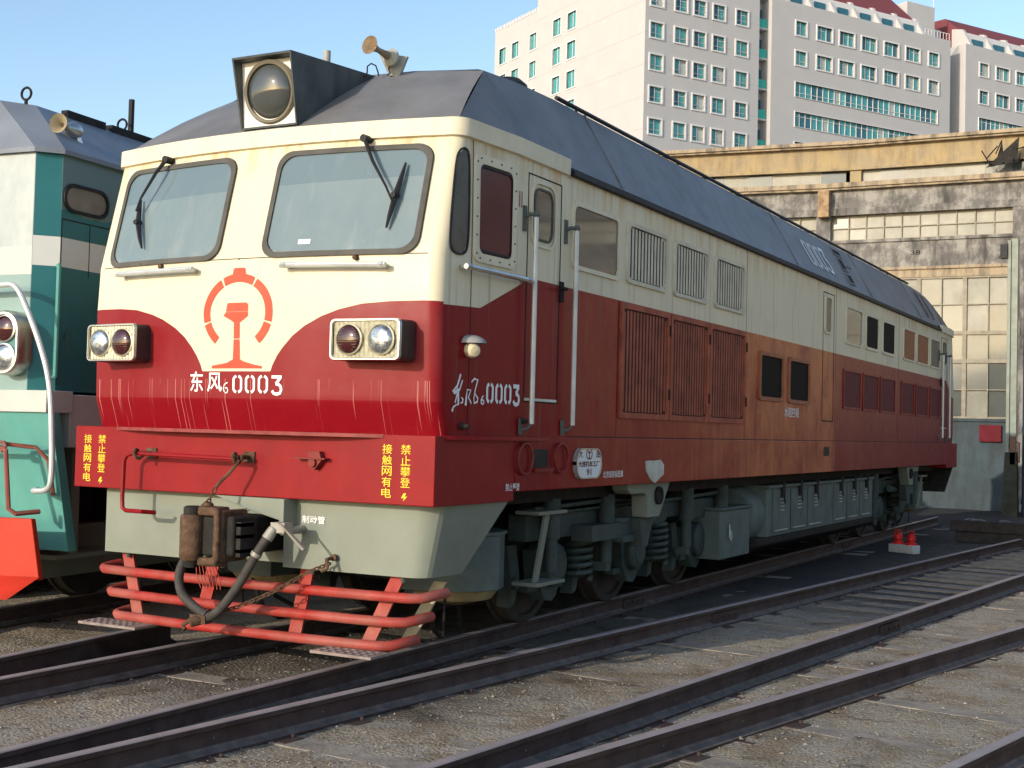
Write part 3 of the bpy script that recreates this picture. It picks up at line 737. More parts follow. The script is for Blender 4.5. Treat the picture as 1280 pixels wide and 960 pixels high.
# ---- railway emblem and front number
em = lambda u, v, d: front(u+.012, v, d)
st = []
def arc(cx, cz, rx, rz, a0, a1, n=14): return [(cx+rx*math.cos(R_(a0+(a1-a0)*i/n)), cz+rz*math.sin(R_(a0+(a1-a0)*i/n))) for i in range(n+1)]
T = .062
st.append((arc(0, 2.475, .285, .255, 62, 118, 12), T))
st.append((arc(0, 2.475, .285, .255, 58, -14, 14), T)); st.append((arc(0, 2.475, .285, .255, 122, 194, 14), T))
st.append((arc(0, 2.475, .285, .255, -17, -50, 8), T)); st.append((arc(0, 2.475, .285, .255, 197, 230, 8), T))
mb = MB(); strokes(em, st, T, .004, mb)
def pol(p, d=.004): mb.add([em(u, v, d) for u, v in p], [tuple(range(len(p)))])
pol([(-.06, 2.755), (.06, 2.755), (.055, 2.79), (.045, 2.802), (-.045, 2.802), (-.055, 2.79)], .0035)
pol([(-.10, 2.485), (.10, 2.485), (.10, 2.532), (.085, 2.548), (-.085, 2.548), (-.095, 2.532)]); pol([(-.125, 2.455), (-.06, 2.425), (-.026, 2.405), (.026, 2.405), (.05, 2.42), (.10, 2.452), (.10, 2.482), (-.10, 2.482)])
pol([(-.026, 2.29), (.026, 2.29), (.026, 2.403), (-.026, 2.403)]); pol([(-.032, 2.14), (.032, 2.14), (.026, 2.284), (-.026, 2.284)])
pol([(-.23, 2.075), (.23, 2.075), (.23, 2.092), (.15, 2.105), (.07, 2.125), (.032, 2.14), (-.032, 2.14), (-.09, 2.115), (-.23, 2.095)])
mb.build('railway_emblem', EMBL, loco, fixn=False)
mb = MB()
put_text(front, '东', -.43, 1.905, .13, .15, .004, mb, bold=.012); put_text(front, '风', -.26, 1.905, .14, .14, .004, mb, bold=.012)
sk = []
for i in range(3): sk += zero(-.02+i*.115, 1.895, .09, .135, .020)
sk += three(.325, 1.885, .095, .14, .022)
strokes(front, sk, .022, .004, mb)
strokes(front, [([(-.065, 1.975), (-.095, 1.96), (-.105, 1.93), (-.095, 1.905)], .008), ([(-.09, 1.9), (-.07, 1.9), (-.062, 1.918), (-.07, 1.935), (-.09, 1.935)], .008)], .008, .004, mb)
mb.build('front_number', WHITE, loco, fixn=False)
# brushed characters and number on the cab side
mb = MB()
bs = [([(.37, 2.06), (.335, 1.98), (.275, 1.935), (.30, 1.93), (.36, 1.955)], [.02, .018, .012, .03, .014]), ([(.395, 2.02), (.36, 1.95), (.335, 1.93), (.31, 1.86)], .014),
      ([(.325, 1.97), (.345, 1.93), (.35, 1.85), (.33, 1.845)], [.012, .02, .022, .01]), ([(.33, 1.85), (.29, 1.83), (.275, 1.80)], [.008, .014, .022]), ([(.385, 1.90), (.405, 1.885), (.40, 1.865), (.375, 1.86)], [.01, .016, .016, .008]),
      ([(.455, 1.955), (.445, 1.90), (.44, 1.845)], [.008, .018, .026]), ([(.45, 1.955), (.50, 1.955), (.47, 1.90), (.495, 1.88), (.51, 1.86)], .012),
      ([(.505, 2.01), (.54, 2.035), (.585, 2.03), (.555, 1.96), (.54, 1.90), (.545, 1.865), (.585, 1.875), (.59, 1.90), (.555, 1.93)], [.012, .016, .018, .014, .012, .016, .018, .016, .01])]
strokes(side, bs, .014, .004, mb)
sk = []
for i in range(3): sk += zero(.70+i*.12, 1.865, .10, .155, .026)
sk += three(1.06, 1.86, .105, .155, .03)
strokes(side, sk, .02, .004, mb); put_text(side, '6', .63, 1.855, .05, .07, .004, mb)
mb.build('side_number', WHITE, loco, fixn=False)
# ---- yellow warnings on the beam
beamf = lambda u, v, d: (u, 0-d, v)
for x0_, sgn in ((1.235, 0), (-1.555, 0)):
    mb = MB()
    for i, c in enumerate('接触网有电'): put_text(beamf, c, x0_, 1.50-i*.074, .078, .066, .0035, mb, bold=.004)
    mb.build('warning_lettering', YELLOW, fbeam, fixn=False); mb = MB()
    for i, c in enumerate('禁止攀登'): put_text(beamf, c, x0_+.15, 1.50-i*.074, .078, .066, .0035, mb, bold=.002)
    mb.build('warning_lettering', YELLOW, fbeam, fixn=False); mb = MB(); x = x0_+.19; z = 1.24
    mb.add([beamf(x-.01+a, z+b, .0035) for a, b in ((0, 0), (-.02, -.035), (.005, -.03), (-.005, -.055), (.03, -.02), (.008, -.024), (.02, 0))], [tuple(range(7))])
    mb.build('warning_lettering', YELLOW, fbeam, fixn=False)
sidef = lambda u, v, d: (1.655+d, u, v)
def sidetext(s, y, z, w_, h, mat=WHITE, off=.003):
    m_ = MB(); put_text(sidef, s, y, z, w_, h, off, m_, bold=.008); return m_.build('side_lettering', mat, loco, fixn=False)
sidetext('禁止攀登', .98, 1.235, .22, .055)
sidetext('北京局京段配属', 2.70, 1.295, .42, .06)
mb = MB(); put_text(lambda u, v, d: (1.65+d, u, v), '水阻四段', 7.95, 1.92, .62, .12, .003, mb, bold=.01); mb.build('side_lettering', WHITE, loco, fixn=False)
# faded white shield patch
mb = MB(); p = [(3.62, 1.43), (3.72, 1.435), (3.80, 1.43), (3.98, 1.44), (4.06, 1.39), (4.06, 1.30), (3.96, 1.27), (3.85, 1.225), (3.74, 1.26), (3.65, 1.33)]
mb.add([sidef(u, v, .012) for u, v in p]+[sidef(u, v, 0) for u, v in p], [tuple(range(10))]+[(i, 10+i, 10+(i+1) % 10, (i+1) % 10) for i in range(10)])
mb.build('shield_cover_plate', simple('bare_patch', (.52, .50, .42), .6), loco)
mb = MB(); q = rrect(2.11, 2.60, 1.285, 1.56, .09, 4)
q = [(u, v-(.03*(abs(u-2.355)/.245)**2 if v > 1.42 else -.035*(abs(u-2.355)/.245)**2)) for u, v in q]
mb.add([sidef(u, v, .03) for u, v in q]+[sidef(u, v, 0) for u, v in q], [tuple(range(len(q)))]+[(i, len(q)+i, len(q)+(i+1) % len(q), (i+1) % len(q)) for i in range(len(q))])
pl = mb.build('maker_plate', simple('plate_white', (.74, .74, .72), .5, var=.06, scale=20), loco)
mb = MB(); pm = lambda u, v, d: (1.685+d, u, v)
put_text(pm, '大', 2.15, 1.47, .08, .065, .002, mb, bold=.02); put_text(pm, '连', 2.49, 1.47, .08, .065, .002, mb, bold=.02)
strokes(pm, [(arc(2.355, 1.50, .055, .042, -50, 230, 14), .012), ([(2.33, 1.515), (2.38, 1.515)], .014), ([(2.355, 1.51), (2.355, 1.47)], .014), ([(2.32, 1.463), (2.39, 1.463)], .012)], .01, .002, mb)
put_text(pm, '大连机车工厂', 2.15, 1.395, .41, .05, .002, mb, bold=.03); put_text(pm, '91', 2.31, 1.325, .09, .055, .002, mb, bold=.02)
mb.build('plate_lettering', simple('plate_dark_red', (.13, .02, .02), .5), pl, fixn=False)
mb = MB(); fr, _ = ring(sidef, [(u, v) for u, v in q], .012, .0, .036, .03, mb); fr.build('plate_rim', CHROME, pl)
# ---- side windows, grilles and doors
def swin(y0_, y1, z0, z1, frame, glass, r=.07, wd=.035, name='side_window', proud=.018, parent=None):
    fr, inner = ring(side, rrect(y0_, y1, z0, z1, r), wd, 0, proud, .002)
    o = fr.build(name, frame, parent or loco, angle=50); g = MB(); fillpoly(side, inner, .003, g, 8, 2); g.build('glass', glass, o, fixn=False); return o
swin(1.99, 2.94, 2.99, 3.54, CREAM, SGLASS)
# corner quarter window
qp = [(.165, 2.88), (.435, 2.88), (.435, 3.64), (.305, 3.64)]
for _ in range(3):
    w4 = .16 if _ == 0 else .25; nq = []
    for i_q, a in enumerate(qp):
        b = qp[(i_q+1) % len(qp)]; nq += [(a[0]+(b[0]-a[0])*w4, a[1]+(b[1]-a[1])*w4), (a[0]+(b[0]-a[0])*(1-w4), a[1]+(b[1]-a[1])*(1-w4))]
    qp = nq
fr, inner = ring(side, qp, .016, 0, .010, .003); q_ = fr.build('quarter_window', BLACK, loco, angle=60); g = MB(); fillpoly(side, inner, .004, g, 6, 8); g.build('glass', simple('smoky_quarter_glass', (.10, .09, .07), .3), q_, fixn=False)
o = swin(.485, 1.05, 2.86, 3.63, CREAM, RGLASS, .07, .065, 'cab_side_window', .014)
mb = MB()
for u in (.515, 1.02):
    for i in range(6): mb.lathe([(0, .007), (.006, .005)], side(u, 2.92+i*.13, .014), (1, 0, 0), 6)
for i in range(4):
    for v in (2.89, 3.60): mb.lathe([(0, .007), (.006, .005)], side(.56+i*.13, v, .014), (1, 0, 0), 6)
mb.build('frame_screw', DARK, o)
fr, _ = ring(side, rrect(.538, .998, 2.935, 3.555, .05), .016, .003, .012, .003); fr.build('window_gasket', BLACK, o, angle=50)
mb = MB()
for u in (1.10, 1.135): strokes(side, [([(u, 3.34), (u, 3.46)], .012)], .012, .003, mb)
mb.build('painted_tick', REDP, loco)
def cabdoor(ya, yb, sgn):
    d = part_empty('cab_door', loco); mb = MB()
    for (a, b, c, e) in ((ya, yb, 3.615, 3.625), (ya, yb, 1.895, 1.91), (ya-.004, ya+.006, 1.9, 3.62), (yb-.006, yb+.006, 1.9, 3.62)): mb.box(1.649, 1.6535, a, b, c, e)
    mb.build('door_gap', DARK, d)
    fr, inner = ring(side, rrect(ya+.04, yb-.10 if sgn > 0 else yb-.04, 3.08, 3.585, .11), .02, 0, .014, .008)
    w1 = fr.build('door_window', CREAM, d, angle=50)
    fr, i2 = ring(side, inset(inner, .03), .018, .0, .012, .003); fr.build('window_gasket', RUBBER, w1, angle=50); g = MB(); fillpoly(side, i2, .004, g, 6, 2); g.build('glass', SGLASS if sgn > 0 else SGLASS2, w1, fixn=False)
    mb = MB(); yh = yb+.02 if sgn > 0 else ya-.02
    mb.box(1.651, 1.668, yh-.03, yh+.03, 2.70, 2.86); mb.tube([(1.66, yh, 2.80), (1.71, yh, 2.80), (1.715, yh-.10*sgn, 2.80)], .012, 6); mb.build('door_handle', DARK, d)
    mb = MB(); mb.box(1.651, 1.672, ya, yb-.05, 1.905, 1.925); mb.build('kick_strip', SILVER, d)
cabdoor(1.24, 1.80, 1); cabdoor(LEN-1.80, LEN-1.24, -1)
def long_rail(y, zb=1.73, zt=3.30):
    mb = MB(); X = 1.72; mb.tube([(X, y, zb), (X, y, zt)], .020, 10)
    h = mb.build('door_handrail', SILVER, loco)
    mb = MB(); mb.box(1.651, 1.668, y-.09, y-.05, zt-.13, zt+.06); mb.tube([(1.66, y-.07, zt-.02), (1.69, y-.04, zt), (X, y, zt)], .015, 6); mb.lathe([(-.025, .018), (0, .03), (.025, .018)], (X, y, zt), (0, 0, 1), 8)
    mb.box(1.656, 1.668, y-.09, y-.04, zb-.08, zb+.04); mb.tube([(1.66, y-.06, zb-.05), (X-.02, y-.02, zb-.03), (X, y, zb)], .012, 6); mb.build('rail_bracket', simple('bracket', (.10, .11, .10), .6), h)
for y in (1.245, 1.95, LEN-1.95, LEN-1.245): long_rail(y)
# narrow engine-room door
d = part_empty('engine_room_door', loco); mb = MB()
for (a, b, c, e) in ((9.64, 10.2, 3.60, 3.612), (9.64, 10.2, 1.895, 1.91), (9.636, 9.648, 1.9, 3.61), (10.19, 10.2, 1.9, 3.61)): mb.box(1.649, 1.6535, a, b, c, e)
mb.build('door_gap', DARK, d); swin(9.70, 10.05, 3.06, 3.57, CREAM, SGLASS, .07, .03, 'door_window', parent=d)
def grille(y0_, y1, z0, z1, frame, slat, r, wd, n):
    fr, inner = ring(side, rrect(y0_, y1, z0, z1, r, 3), wd, 0, .022, .002); o = fr.build('louvre_grille', frame, loco, angle=50)
    g = MB(); fillpoly(side, inner, .003, g, 4, 1); g.build('grille_backing', LOUVD, o, fixn=False)
    g = MB(); a = min(p[0] for p in inner); b = max(p[0] for p in inner); c = min(p[1] for p in inner)+.01; e = max(p[1] for p in inner)-.01; w_ = (b-a)/n
    for i in range(n):
        y = a+(i+.5)*w_; cc, ee = (c+.02, e-.02) if i in (0, n-1) else (c, e)
        g.box(1.6535, 1.6575, y-w_*.27, y+w_*.27, cc, ee)
    g.build('slat', slat, o); return o
for a, b in ((3.09, 4.06), (4.22, 5.18), (5.37, 6.35)): grille(a, b, 3.0, 3.54, LOUVC, LOUVC, .06, .035, 12)
for a, b in ((3.0, 4.14), (4.17, 5.24), (5.26, 6.42)):
    o = grille(a, b, 1.81, 2.82, LOUV, LOUV, .012, .05, 14)
    mb = MB()
    for z in (2.0, 2.6): mb.box(1.665, 1.685, b-.02, b+.0, z, z+.1)
    mb.build('hinge', DARK, o)
for a, b in ((6.92, 7.85), (8.06, 9.0)): swin(a, b, 2.09, 2.65, FADED, DGLASS, .05, .045, 'lower_window', .025)
for i, (a, b) in enumerate(((10.79, 11.77), (11.97, 12.82), (13.07, 13.98), (14.61, 15.57), (15.71, 16.77), (16.92, 17.86))):
    swin(a, b, 3.0, 3.54, CREAM, (SGLASS, DGLASS, DGLASS, MESHBR, MESHBR, SGLASS2)[i], .06, .04 if i in (1, 2) else .028)
for a, b in ((10.72, 11.74), (11.86, 12.86), (12.98, 14.04), (14.5, 15.55), (15.68, 16.75), (16.95, 18.0)): swin(a, b, 2.09, 2.65, SILL, PANELRED, .03, .03, 'lower_window', .016)
# mirrored far side gets simple windows too (seen only from the other side)
# small hooded marker lamp on the cab side
ml = part_empty('marker_lamp', loco, (1.615, .47, 2.26)); ml.scale = (1.25, 1.25, 1.25); mb = MB()
rows_ = []
for q in range(7):
    a = R_(q*15); rows_.append([(.10*math.sin(R_(90-b_*15))*1.0+.0, .075*math.cos(R_(90-b_*15))*math.cos(a)*1.0 if 0 else .08*math.cos(R_(b_*22.5))*math.cos(a), .0+.045*math.sin(a)+.012) if 0 else (.105*math.sin(R_(b_*22.5))*math.cos(a), .08*math.cos(R_(b_*22.5))*math.cos(a), .015+.05*math.sin(a)) for b_ in range(9)])
mb.grid(rows_)
mb.build('lamp_hood', simple('dull_hood', (.26, .26, .25), .5, var=.3), ml, fixn=False); mb = MB(); mb.lathe([(0, .045), (.03, .045), (.055, .03), (.062, .0)], (.02, -.01, -.02), (.8, -.5, -.2), 16); mb.build('lens', simple('amber_lens', (.6, .52, .35), .25), ml)
# shunter's rings and recess in the sill
mb = MB(); mb.tube([(1.675, 1.25+.115*math.cos(R_(a)), 1.47+.115*math.sin(R_(a))) for a in range(0, 360, 15)], .011, 6, True); mb.build('grab_ring', SILL, loco)
mb = MB(); mb.tube([(1.675, 1.86+.115*math.cos(R_(a)), 1.47+.115*math.sin(R_(a))) for a in range(0, 360, 15)], .011, 6, True); mb.build('grab_ring', SILL, loco)
mb = MB(); mb.box(1.653, 1.657, 1.42, 1.66, 1.40, 1.54); o = mb.build('sill_recess', BLACK, loco); mb = MB(); mb.box(1.653, 1.70, 1.40, 1.68, 1.37, 1.395); mb.build('recess_step', SILL, o)
mb = MB(); mb.box(1.653, 1.658, 9.75, 10.02, 1.44, 1.56); mb.build('sill_recess', BLACK, loco)
mb = MB()
for (y, z, x) in ((1.2, 1.75, 1.65), (.40, 1.70, 1.61)): mb.lathe([(0, .03), (.03, .02), (.06, .015), (.07, 0)], (x, y, z), (1, 0, 0), 8)
mb.build('hinge_stub', DARK, loco)
# ---- front skirt and pilot
mb = MB()
def skirt_out(z):
    p = [(-1.42, .12), (-.25, .12), (-.245, .35), (.325, .35), (.33, .11), (.8, .12), (1.34, .1295), (1.37, .13)]
    c = (1.37, .27); p += [(c[0]+.14*math.sin(R_(a)), c[1]-.14*math.cos(R_(a))) for a in (15, 30, 45, 60, 75, 90)]
    return p
pz = {1.160: 1.13, .66: .60}
rows = []
for z in (1.158, .66):
    p = [(-1.43, .95 if z > 1 else .6, z), (-1.43, .15, z)]+[(x, y, z) for x, y in skirt_out(z)]
    p += [(1.515, .32, z), (1.53, 1.08 if z > 1 else .60, z)]
    rows.append(p)
# extend the right panel outward at the top where it meets the beam
rows[0] = [(x+(.10 if x > 1.31 else 0)*(min(1, (x-1.3)/.2)), y, z) for x, y, z in rows[0]]
mb.grid(rows)
sk_ = mb.build('front_skirt', GREY, loco, angle=17, fixn=False)
mb = MB(); mb.add([(-1.4, .6, 1.15), (1.5, .7, 1.15), (1.5, .7, .7), (-1.4, .6, .7)], [(0, 1, 2, 3)]); mb.build('pilot_backing', DARK, loco)
mb = MB(); put_text(lambda u, v, d: (u, .112-d, v), '制动管', .49, .985, .20, .055, .003, mb, bold=.01); mb.build('skirt_lettering', WHITE, sk_, fixn=False)
g = part_empty('pilot_guard', loco)
for z, hw, yf in ((.52, 1.515, .13), (.35, 1.41, .11), (.185, 1.31, .08)):
    mb = MB(); P = []; yb = yf+.24
    P = [(-hw+.02, yb, z+.02), (-hw, yf+.16, z+.01), (-hw+.02, yf+.06, z), (-hw+.09, yf, z)]
    P += [(-hw+.09+(2*hw-.18)*i/8, yf-.06*(1-((i-4)/4)**2), z) for i in range(1, 8)]
    P += [(hw-.14, yf, z), (hw-.06, yf+.05, z), (hw-.02, yf+.12, z+.01), (hw, yf+.22, z+.02), (hw, yb+.05, z+.02)]
    mb.tube(P, .036, 12); mb.build('guard_bar', BAR, g)
def flat(p0, p1, wd, th=.02):
    m_ = MB(); (x0_, y0__, z0), (x1_, y1_, z1) = p0, p1
    m_.add([(x0_-wd/2, y0__, z0), (x0_+wd/2, y0__, z0), (x0_+wd/2, y0__+th, z0), (x0_-wd/2, y0__+th, z0), (x1_-wd/2, y1_, z1), (x1_+wd/2, y1_, z1), (x1_+wd/2, y1_+th, z1), (x1_-wd/2, y1_+th, z1)],
           [(0, 3, 2, 1), (4, 5, 6, 7), (0, 1, 5, 4), (1, 2, 6, 5), (2, 3, 7, 6), (3, 0, 4, 7)])
    return m_
for a, b in (((-1.27, .20, .68), (-1.07, .14, .17)), ((1.27, .20, .68), (1.05, .14, .17)), ((-.36, .18, .68), (-.44, .12, .17)), ((.50, .18, .68), (.44, .12, .17))):
    flat(a, b, .11).build('guard_post', BAR, g)
for a, b in (((1.40, .52, .60), (1.17, .45, .16)),): flat(a, b, .10).build('guard_post', simple('yellowed_post', (.40, .36, .25), .6), g)
for x0_, x1_, rz in ((.80, 1.30, 0), (-1.38, -.80, 0)):
    mb = MB(); mb.box(x0_, x1_, -.17, .06, .135, .155)
    for i in range(7):
        for j in range(3): mb.box(x0_+.04+i*.065, x0_+.07+i*.065, -.15+j*.07, -.12+j*.07, .155, .160)
    mb.build('foot_step', simple('scuffed_step', (.24, .19, .17), .6, var=.3, scale=14, rust=.3, rustc=(.25, .24, .22)), g, bevel=.004)
mb = MB()
for x in (-1.27, 1.27, -.36, .50): mb.box(x-.08, x+.08, .17, .24, .665, .69); mb.cyl((x+.05, .17, .62), (x+.05, .17, .70), .016, n=6)
mb.build('guard_bracket', TEALG, g)
# ---- uncoupling lever
mb = MB(); Y_ = -.15
mb.tube([(-.75, Y_+.10, 1.0), (-.79, Y_, 1.01), (-.95, Y_, 1.01), (-.985, Y_, 1.03), (-.99, Y_, 1.1), (-.985, Y_, 1.38), (-.96, Y_, 1.42), (-.90, Y_, 1.44), (.09, Y_, 1.43)], .016, 8)
ul = mb.build('uncoupling_lever', REDP, loco)
mb = MB()
for x in (-.85, .09):
    mb.tube([(x, 0, 1.44), (x, Y_, 1.44)], .016, 6); mb.tube([(x-.03+.06*i/7, Y_+.035*math.cos(i), 1.435+.035*math.sin(i)) for i in range(8)], .013, 6)
    mb.box(x-.05, x+.05, -.012, 0.0, 1.40, 1.48)
mb.tube([(.12, Y_, 1.42), (.06, Y_-.03, 1.33), (-.0, Y_-.06, 1.26), (-.02, Y_-.08, 1.22)], .012, 6)
mb.build('lever_bracket', RUSTY, ul)
def chain(pts, r=.022, t=.006):
    m_ = MB()
    for i in range(len(pts)-1):
        a = Vector(pts[i]); b = Vector(pts[i+1]); dd = b-a; n = max(1, int(dd.length/(r*1.7)))
        for k in range(n):
            c = a+dd*((k+.5)/n); t_ = dd.normalized(); u = t_.orthogonal().normalized()
            if k % 2: u = t_.cross(u)
            m_.tube([c+t_*r*1.15*math.cos(q)+u*r*.6*math.sin(q) for q in [2*math.pi*j/10 for j in range(10)]], t, 5, True)
    return m_
chain([(-.02, -.23, 1.22), (-.06, -.27, 1.10), (-.03, -.28, 1.06)]).build('lift_chain', RUSTY, ul)
mb = MB(); mb.lathe([(0, .03), (.03, .05), (.05, .05), (.08, .03)], (-.03, -.31, 1.045), (.3, 0, 1), 12); mb.build('chain_shackle', RUSTY, ul)
# small bracket on the beam
mb = MB(); mb.box(.53, .80, -.07, 0, 1.445, 1.455); mb.prism([(.64, 1.50), (.74, 1.50), (.76, 1.44), (.70, 1.37), (.66, 1.40)], 'y', -.05, -.0); mb.cyl((.69, -.07, 1.42), (.69, 0, 1.42), .03, n=10)
mb.build('beam_bracket', simple('bracket_dark_red', (.18, .03, .025), .55, rust=.3), fbeam)
# ---- coupler
cp = part_empty('coupler', loco, (.07, 0, 0))
mb = MB(); mb.box(-.14, .14, -.12, .8, .76, 1.02, 0)
mb.build('coupler_shank', DARK, cp, bevel=.02)
mb = MB(); mb.box(-.01, .20, -.37, -.10, .76, 1.04); mb.box(-.08, .085, -.405, -.30, .755, 1.035); mb.build('coupler_head', DARK, cp, bevel=.02)
mb = MB()
mb.prism([(-.06, 1.10), (.10, 1.10), (.13, 1.07), (.13, .74), (.10, .70), (.02, .70), (.02, .74), (.085, .76), (.085, 1.04), (-.06, 1.04)], 'y', -.45, -.39)
mb.box(.085, .135, -.41, -.14, .72, 1.08); mb.box(-.06, .11, -.44, -.30, 1.04, 1.10); mb.box(-.06, .11, -.44, -.30, .69, .75)
mb.build('guard_arm', RUSTY, cp, bevel=.014)
mb = MB()
for z in (.80, .90, .98): mb.box(.13, .24, -.34, -.20, z-.012, z+.012)
mb.box(.20, .24, -.34, -.20, .76, 1.0); mb.build('draft_plate', DARK, cp)
mb = MB(); mb.lathe([(0, .072), (.015, .082), (.30, .084), (.315, .074)], (-.125, -.42, .725), (0, 0, 1), 28); mb.build('knuckle', RUSTY, cp)
mb = MB(); mb.lathe([(0, .062), (.05, .062), (.06, .045)], (-.125, -.42, 1.04), (0, 0, 1), 24); mb.lathe([(0, .045), (.05, .06)], (-.125, -.42, .675), (0, 0, 1), 20); mb.build('knuckle_pin', DARK, cp)
mb = MB(); mb.box(-.28, .36, .06, .30, 1.03, 1.155, 0); mb.prism([(-.28, 1.155), (.33, 1.155), (.33, 1.0), (.10, 1.05)], 'y', -.02, .10, 0); mb.box(.33, .37, -.04, .3, .95, 1.156, 0)
mb.build('coupler_carrier', GREY, cp, bevel=.005)
# air hose
ah = part_empty('brake_hose', loco)
def bez(P, n=20):
    out = []
    for k in range(1, len(P)-2):
        for i in range(n//2):
            t = i/(n//2); p0, p1, p2, p3 = [Vector(q) for q in P[k-1:k+3]]
            out.append(.5*((2*p1)+(-p0+p2)*t+(2*p0-5*p1+4*p2-p3)*t*t+(-p0+3*p1-3*p2+p3)*t**3))
    out.append(Vector(P[-2])); return out
mb = MB(); mb.tube(bez([(.50, -.12, .98), (.44, -.20, .90), (.36, -.24, .76), (.24, -.27, .55), (.10, -.28, .38), (-.02, -.28, .31), (-.06, -.28, .30)]), .033, 12)
mb.tube(bez([(-.30, -.1, .85), (-.31, -.18, .72), (-.32, -.24, .60), (-.26, -.28, .47), (-.14, -.28, .38), (-.02, -.28, .33), (0.06, -.28, .31)]), .033, 12)
mb.build('hose', simple('dusty_black_rubber', (.055, .05, .045), .7, var=.3, scale=12), ah)
mb = MB(); mb.tube([(.46, -.17, .955), (.43, -.205, .885)], [.036, .04], 12); mb.tube([(.375, -.235, .79), (.362, -.24, .765)], .040, 12)
mb.box(.44, .56, -.18, -.09, .93, 1.0); mb.cyl((.50, -.13, .94), (.50, .12, .94), .03, n=10)
mb.add([(.52, -.20, 1.0), (.55, -.20, .99), (.72, -.16, .83), (.70, -.16, .82), (.52, -.17, 1.0), (.55, -.17, .99), (.72, -.13, .83), (.70, -.13, .82)], [(0, 1, 2, 3), (7, 6, 5, 4), (0, 4, 5, 1), (1, 5, 6, 2), (2, 6, 7, 3), (3, 7, 4, 0)])
mb.build('angle_cock', simple('pale_valve_metal', (.34, .32, .28), .5, .3, rust=.3, rustc=(.2, .15, .1)), ah)
mb = MB(); mb.box(-.14, .0, -.32, -.25, .27, .33); mb.cyl((-.10, -.36, .28), (-.02, -.24, .31), .035, n=10); mb.tube([(-.14, -.30, .29), (-.20, -.32, .25), (-.17, -.33, .22)], .016, 6)
mb.build('glad_hand', RUSTY, ah)
chain([(-.02, -.26, .33), (.20, -.20, .40), (.45, -.12, .52), (.66, -.02, .66), (.78, .06, .72)]).build('hose_chain', RUSTY, ah)
mb = MB(); mb.tube([(.78, .10, .76), (.78, .02, .75), (.80, .0, .69), (.76, -.01, .67)], .014, 6); mb.lathe([(0, .025), (.02, .025)], (.79, .10, .76), (0, -1, 0), 10); mb.build('chain_hook', RUSTY, ah)
mb = MB()
for i in range(7): mb.tube([(-.24+.03*i, -.16, .66), (-.21+.035*i, -.18, .58), (-.16+.03*i, -.19, .50)], .0035, 4)
mb.build('frayed_wire', simple('red_wire', (.35, .06, .04), .6), ah)

# ---- bogies
def bogie(yc, flip):
    bo = part_empty('bogie', loco, (.055, yc, 0)); 
    if flip: bo.rotation_euler = (0, 0, math.pi)
    for dy in (-1.8, 0, 1.8):
        for s in (-1, 1):
            mb = MB()
            mb.lathe([(.60, .10), (.62, .20), (.66, .22), (.66, .46), (.685, .46), (.685, .555), (.71, .55), (.715, .528), (.82, .522), (.825, .515), (.825, .46), (.79, .45), (.775, .24), (.81, .20), (.83, .19), (.83, .05)], (0, dy, .522), (s, 0, 0), 40)
            mb.build('wheel', [simple('wheel', (.045, .04, .036), .6, var=.3, rust=.2)] if 'wheel' not in MATS else MATS['wheel'], bo)
            mb = MB(); mb.lathe([(.9, .19), (1.12, .19), (1.14, .17), (1.15, .12), (1.16, .12), (1.165, 0)], (0, dy, .52), (s, 0, 0), 24)
            mb.prism([(dy-.27, .66), (dy+.27, .66), (dy+.24, .42), (dy+.12, .24), (dy+.05, .20), (dy-.10, .22), (dy-.22, .40)], 'x', s*.92, s*1.06)
            mb.box(s*.92, s*1.02, dy-.34, dy+.34, .30, .36)
            mb.build('axle_box', TEALG, bo, bevel=.006)
            for q in ((.52,) if (dy != 0 or s < 0) else (.56,)):
                mb = MB(); P = []
                for i in range(6*10+1):
                    a = 2*math.pi*i/10; P.append((s*1.08+.12*math.cos(a), dy+q+.12*math.sin(a), .36+.40*i/60))
                mb.tube(P, .024, 6); mb.build('coil_spring', TEALG, bo)
        mb = MB(); mb.cyl((-.7, dy, .52), (.7, dy, .52), .09, n=12); mb.build('axle', DARK, bo)
    for s in (-1, 1):
        mb = MB()
        mb.prism([(-2.45, .98), (2.35, .98), (2.45, .88), (2.45, .78), (1.2, .76), (1.1, .82), (.7, .82), (.6, .76), (-.6, .76), (-.7, .82), (-1.1, .82), (-1.2, .76), (-2.45, .76)], 'x', s*.98, s*1.16)
        mb.build('side_frame', TEALG, bo, bevel=.01)
        for y in (-2.18, -1.05, 1.0, 2.1):
            mb = MB(); mb.cyl((s*1.25, y, .50), (s*1.25, y, .78), .055, n=14); mb.cyl((s*1.25, y, .78), (s*1.25, y, 1.12), .075, n=14); mb.box(s*1.15, s*1.28, y-.05, y+.05, .42, .50); mb.build('damper', TEALG, bo)
        for y in (-1.15, .65, 1.35, -2.35):
            mb = MB(); mb.prism([(y-.10, .72), (y+.06, .72), (y+.13, .45), (y+.05, .22), (y-.04, .20), (y-.02, .42)], 'x', s*.86, s*.98); mb.cyl((s*.84, y+.02, .40), (s*1.02, y+.02, .40), .05, n=10); mb.build('brake_hanger', TEALG, bo)
        mb = MB(); mb.cyl((s*1.25, -.75, .80), (s*1.28, -.05, .84), .055, n=12); mb.box(s*1.16, s*1.36, -1.60, -.72, .72, .86); mb.box(s*1.16, s*1.40, -1.0, -.70, .68, .74)
        mb.cyl((s*1.27, -.86, .86), (s*1.27, -.86, .90), .12, n=16); mb.build('traction_link', TEALG, bo)
        mb = MB(); mb.tube([(s*1.2, -2.4, 1.03), (s*1.22, -1, 1.06), (s*1.2, .4, 1.0), (s*1.22, 2.2, 1.04)], .02, 6); mb.tube([(s*1.24, -2.4, .99), (s*1.20, -.6, 1.0), (s*1.22, .2, 1.03)], .012, 6); mb.build('brake_pipe', TEALG, bo)
    return bo
bogie(4.63, False); bogie(LEN-4.63, True)
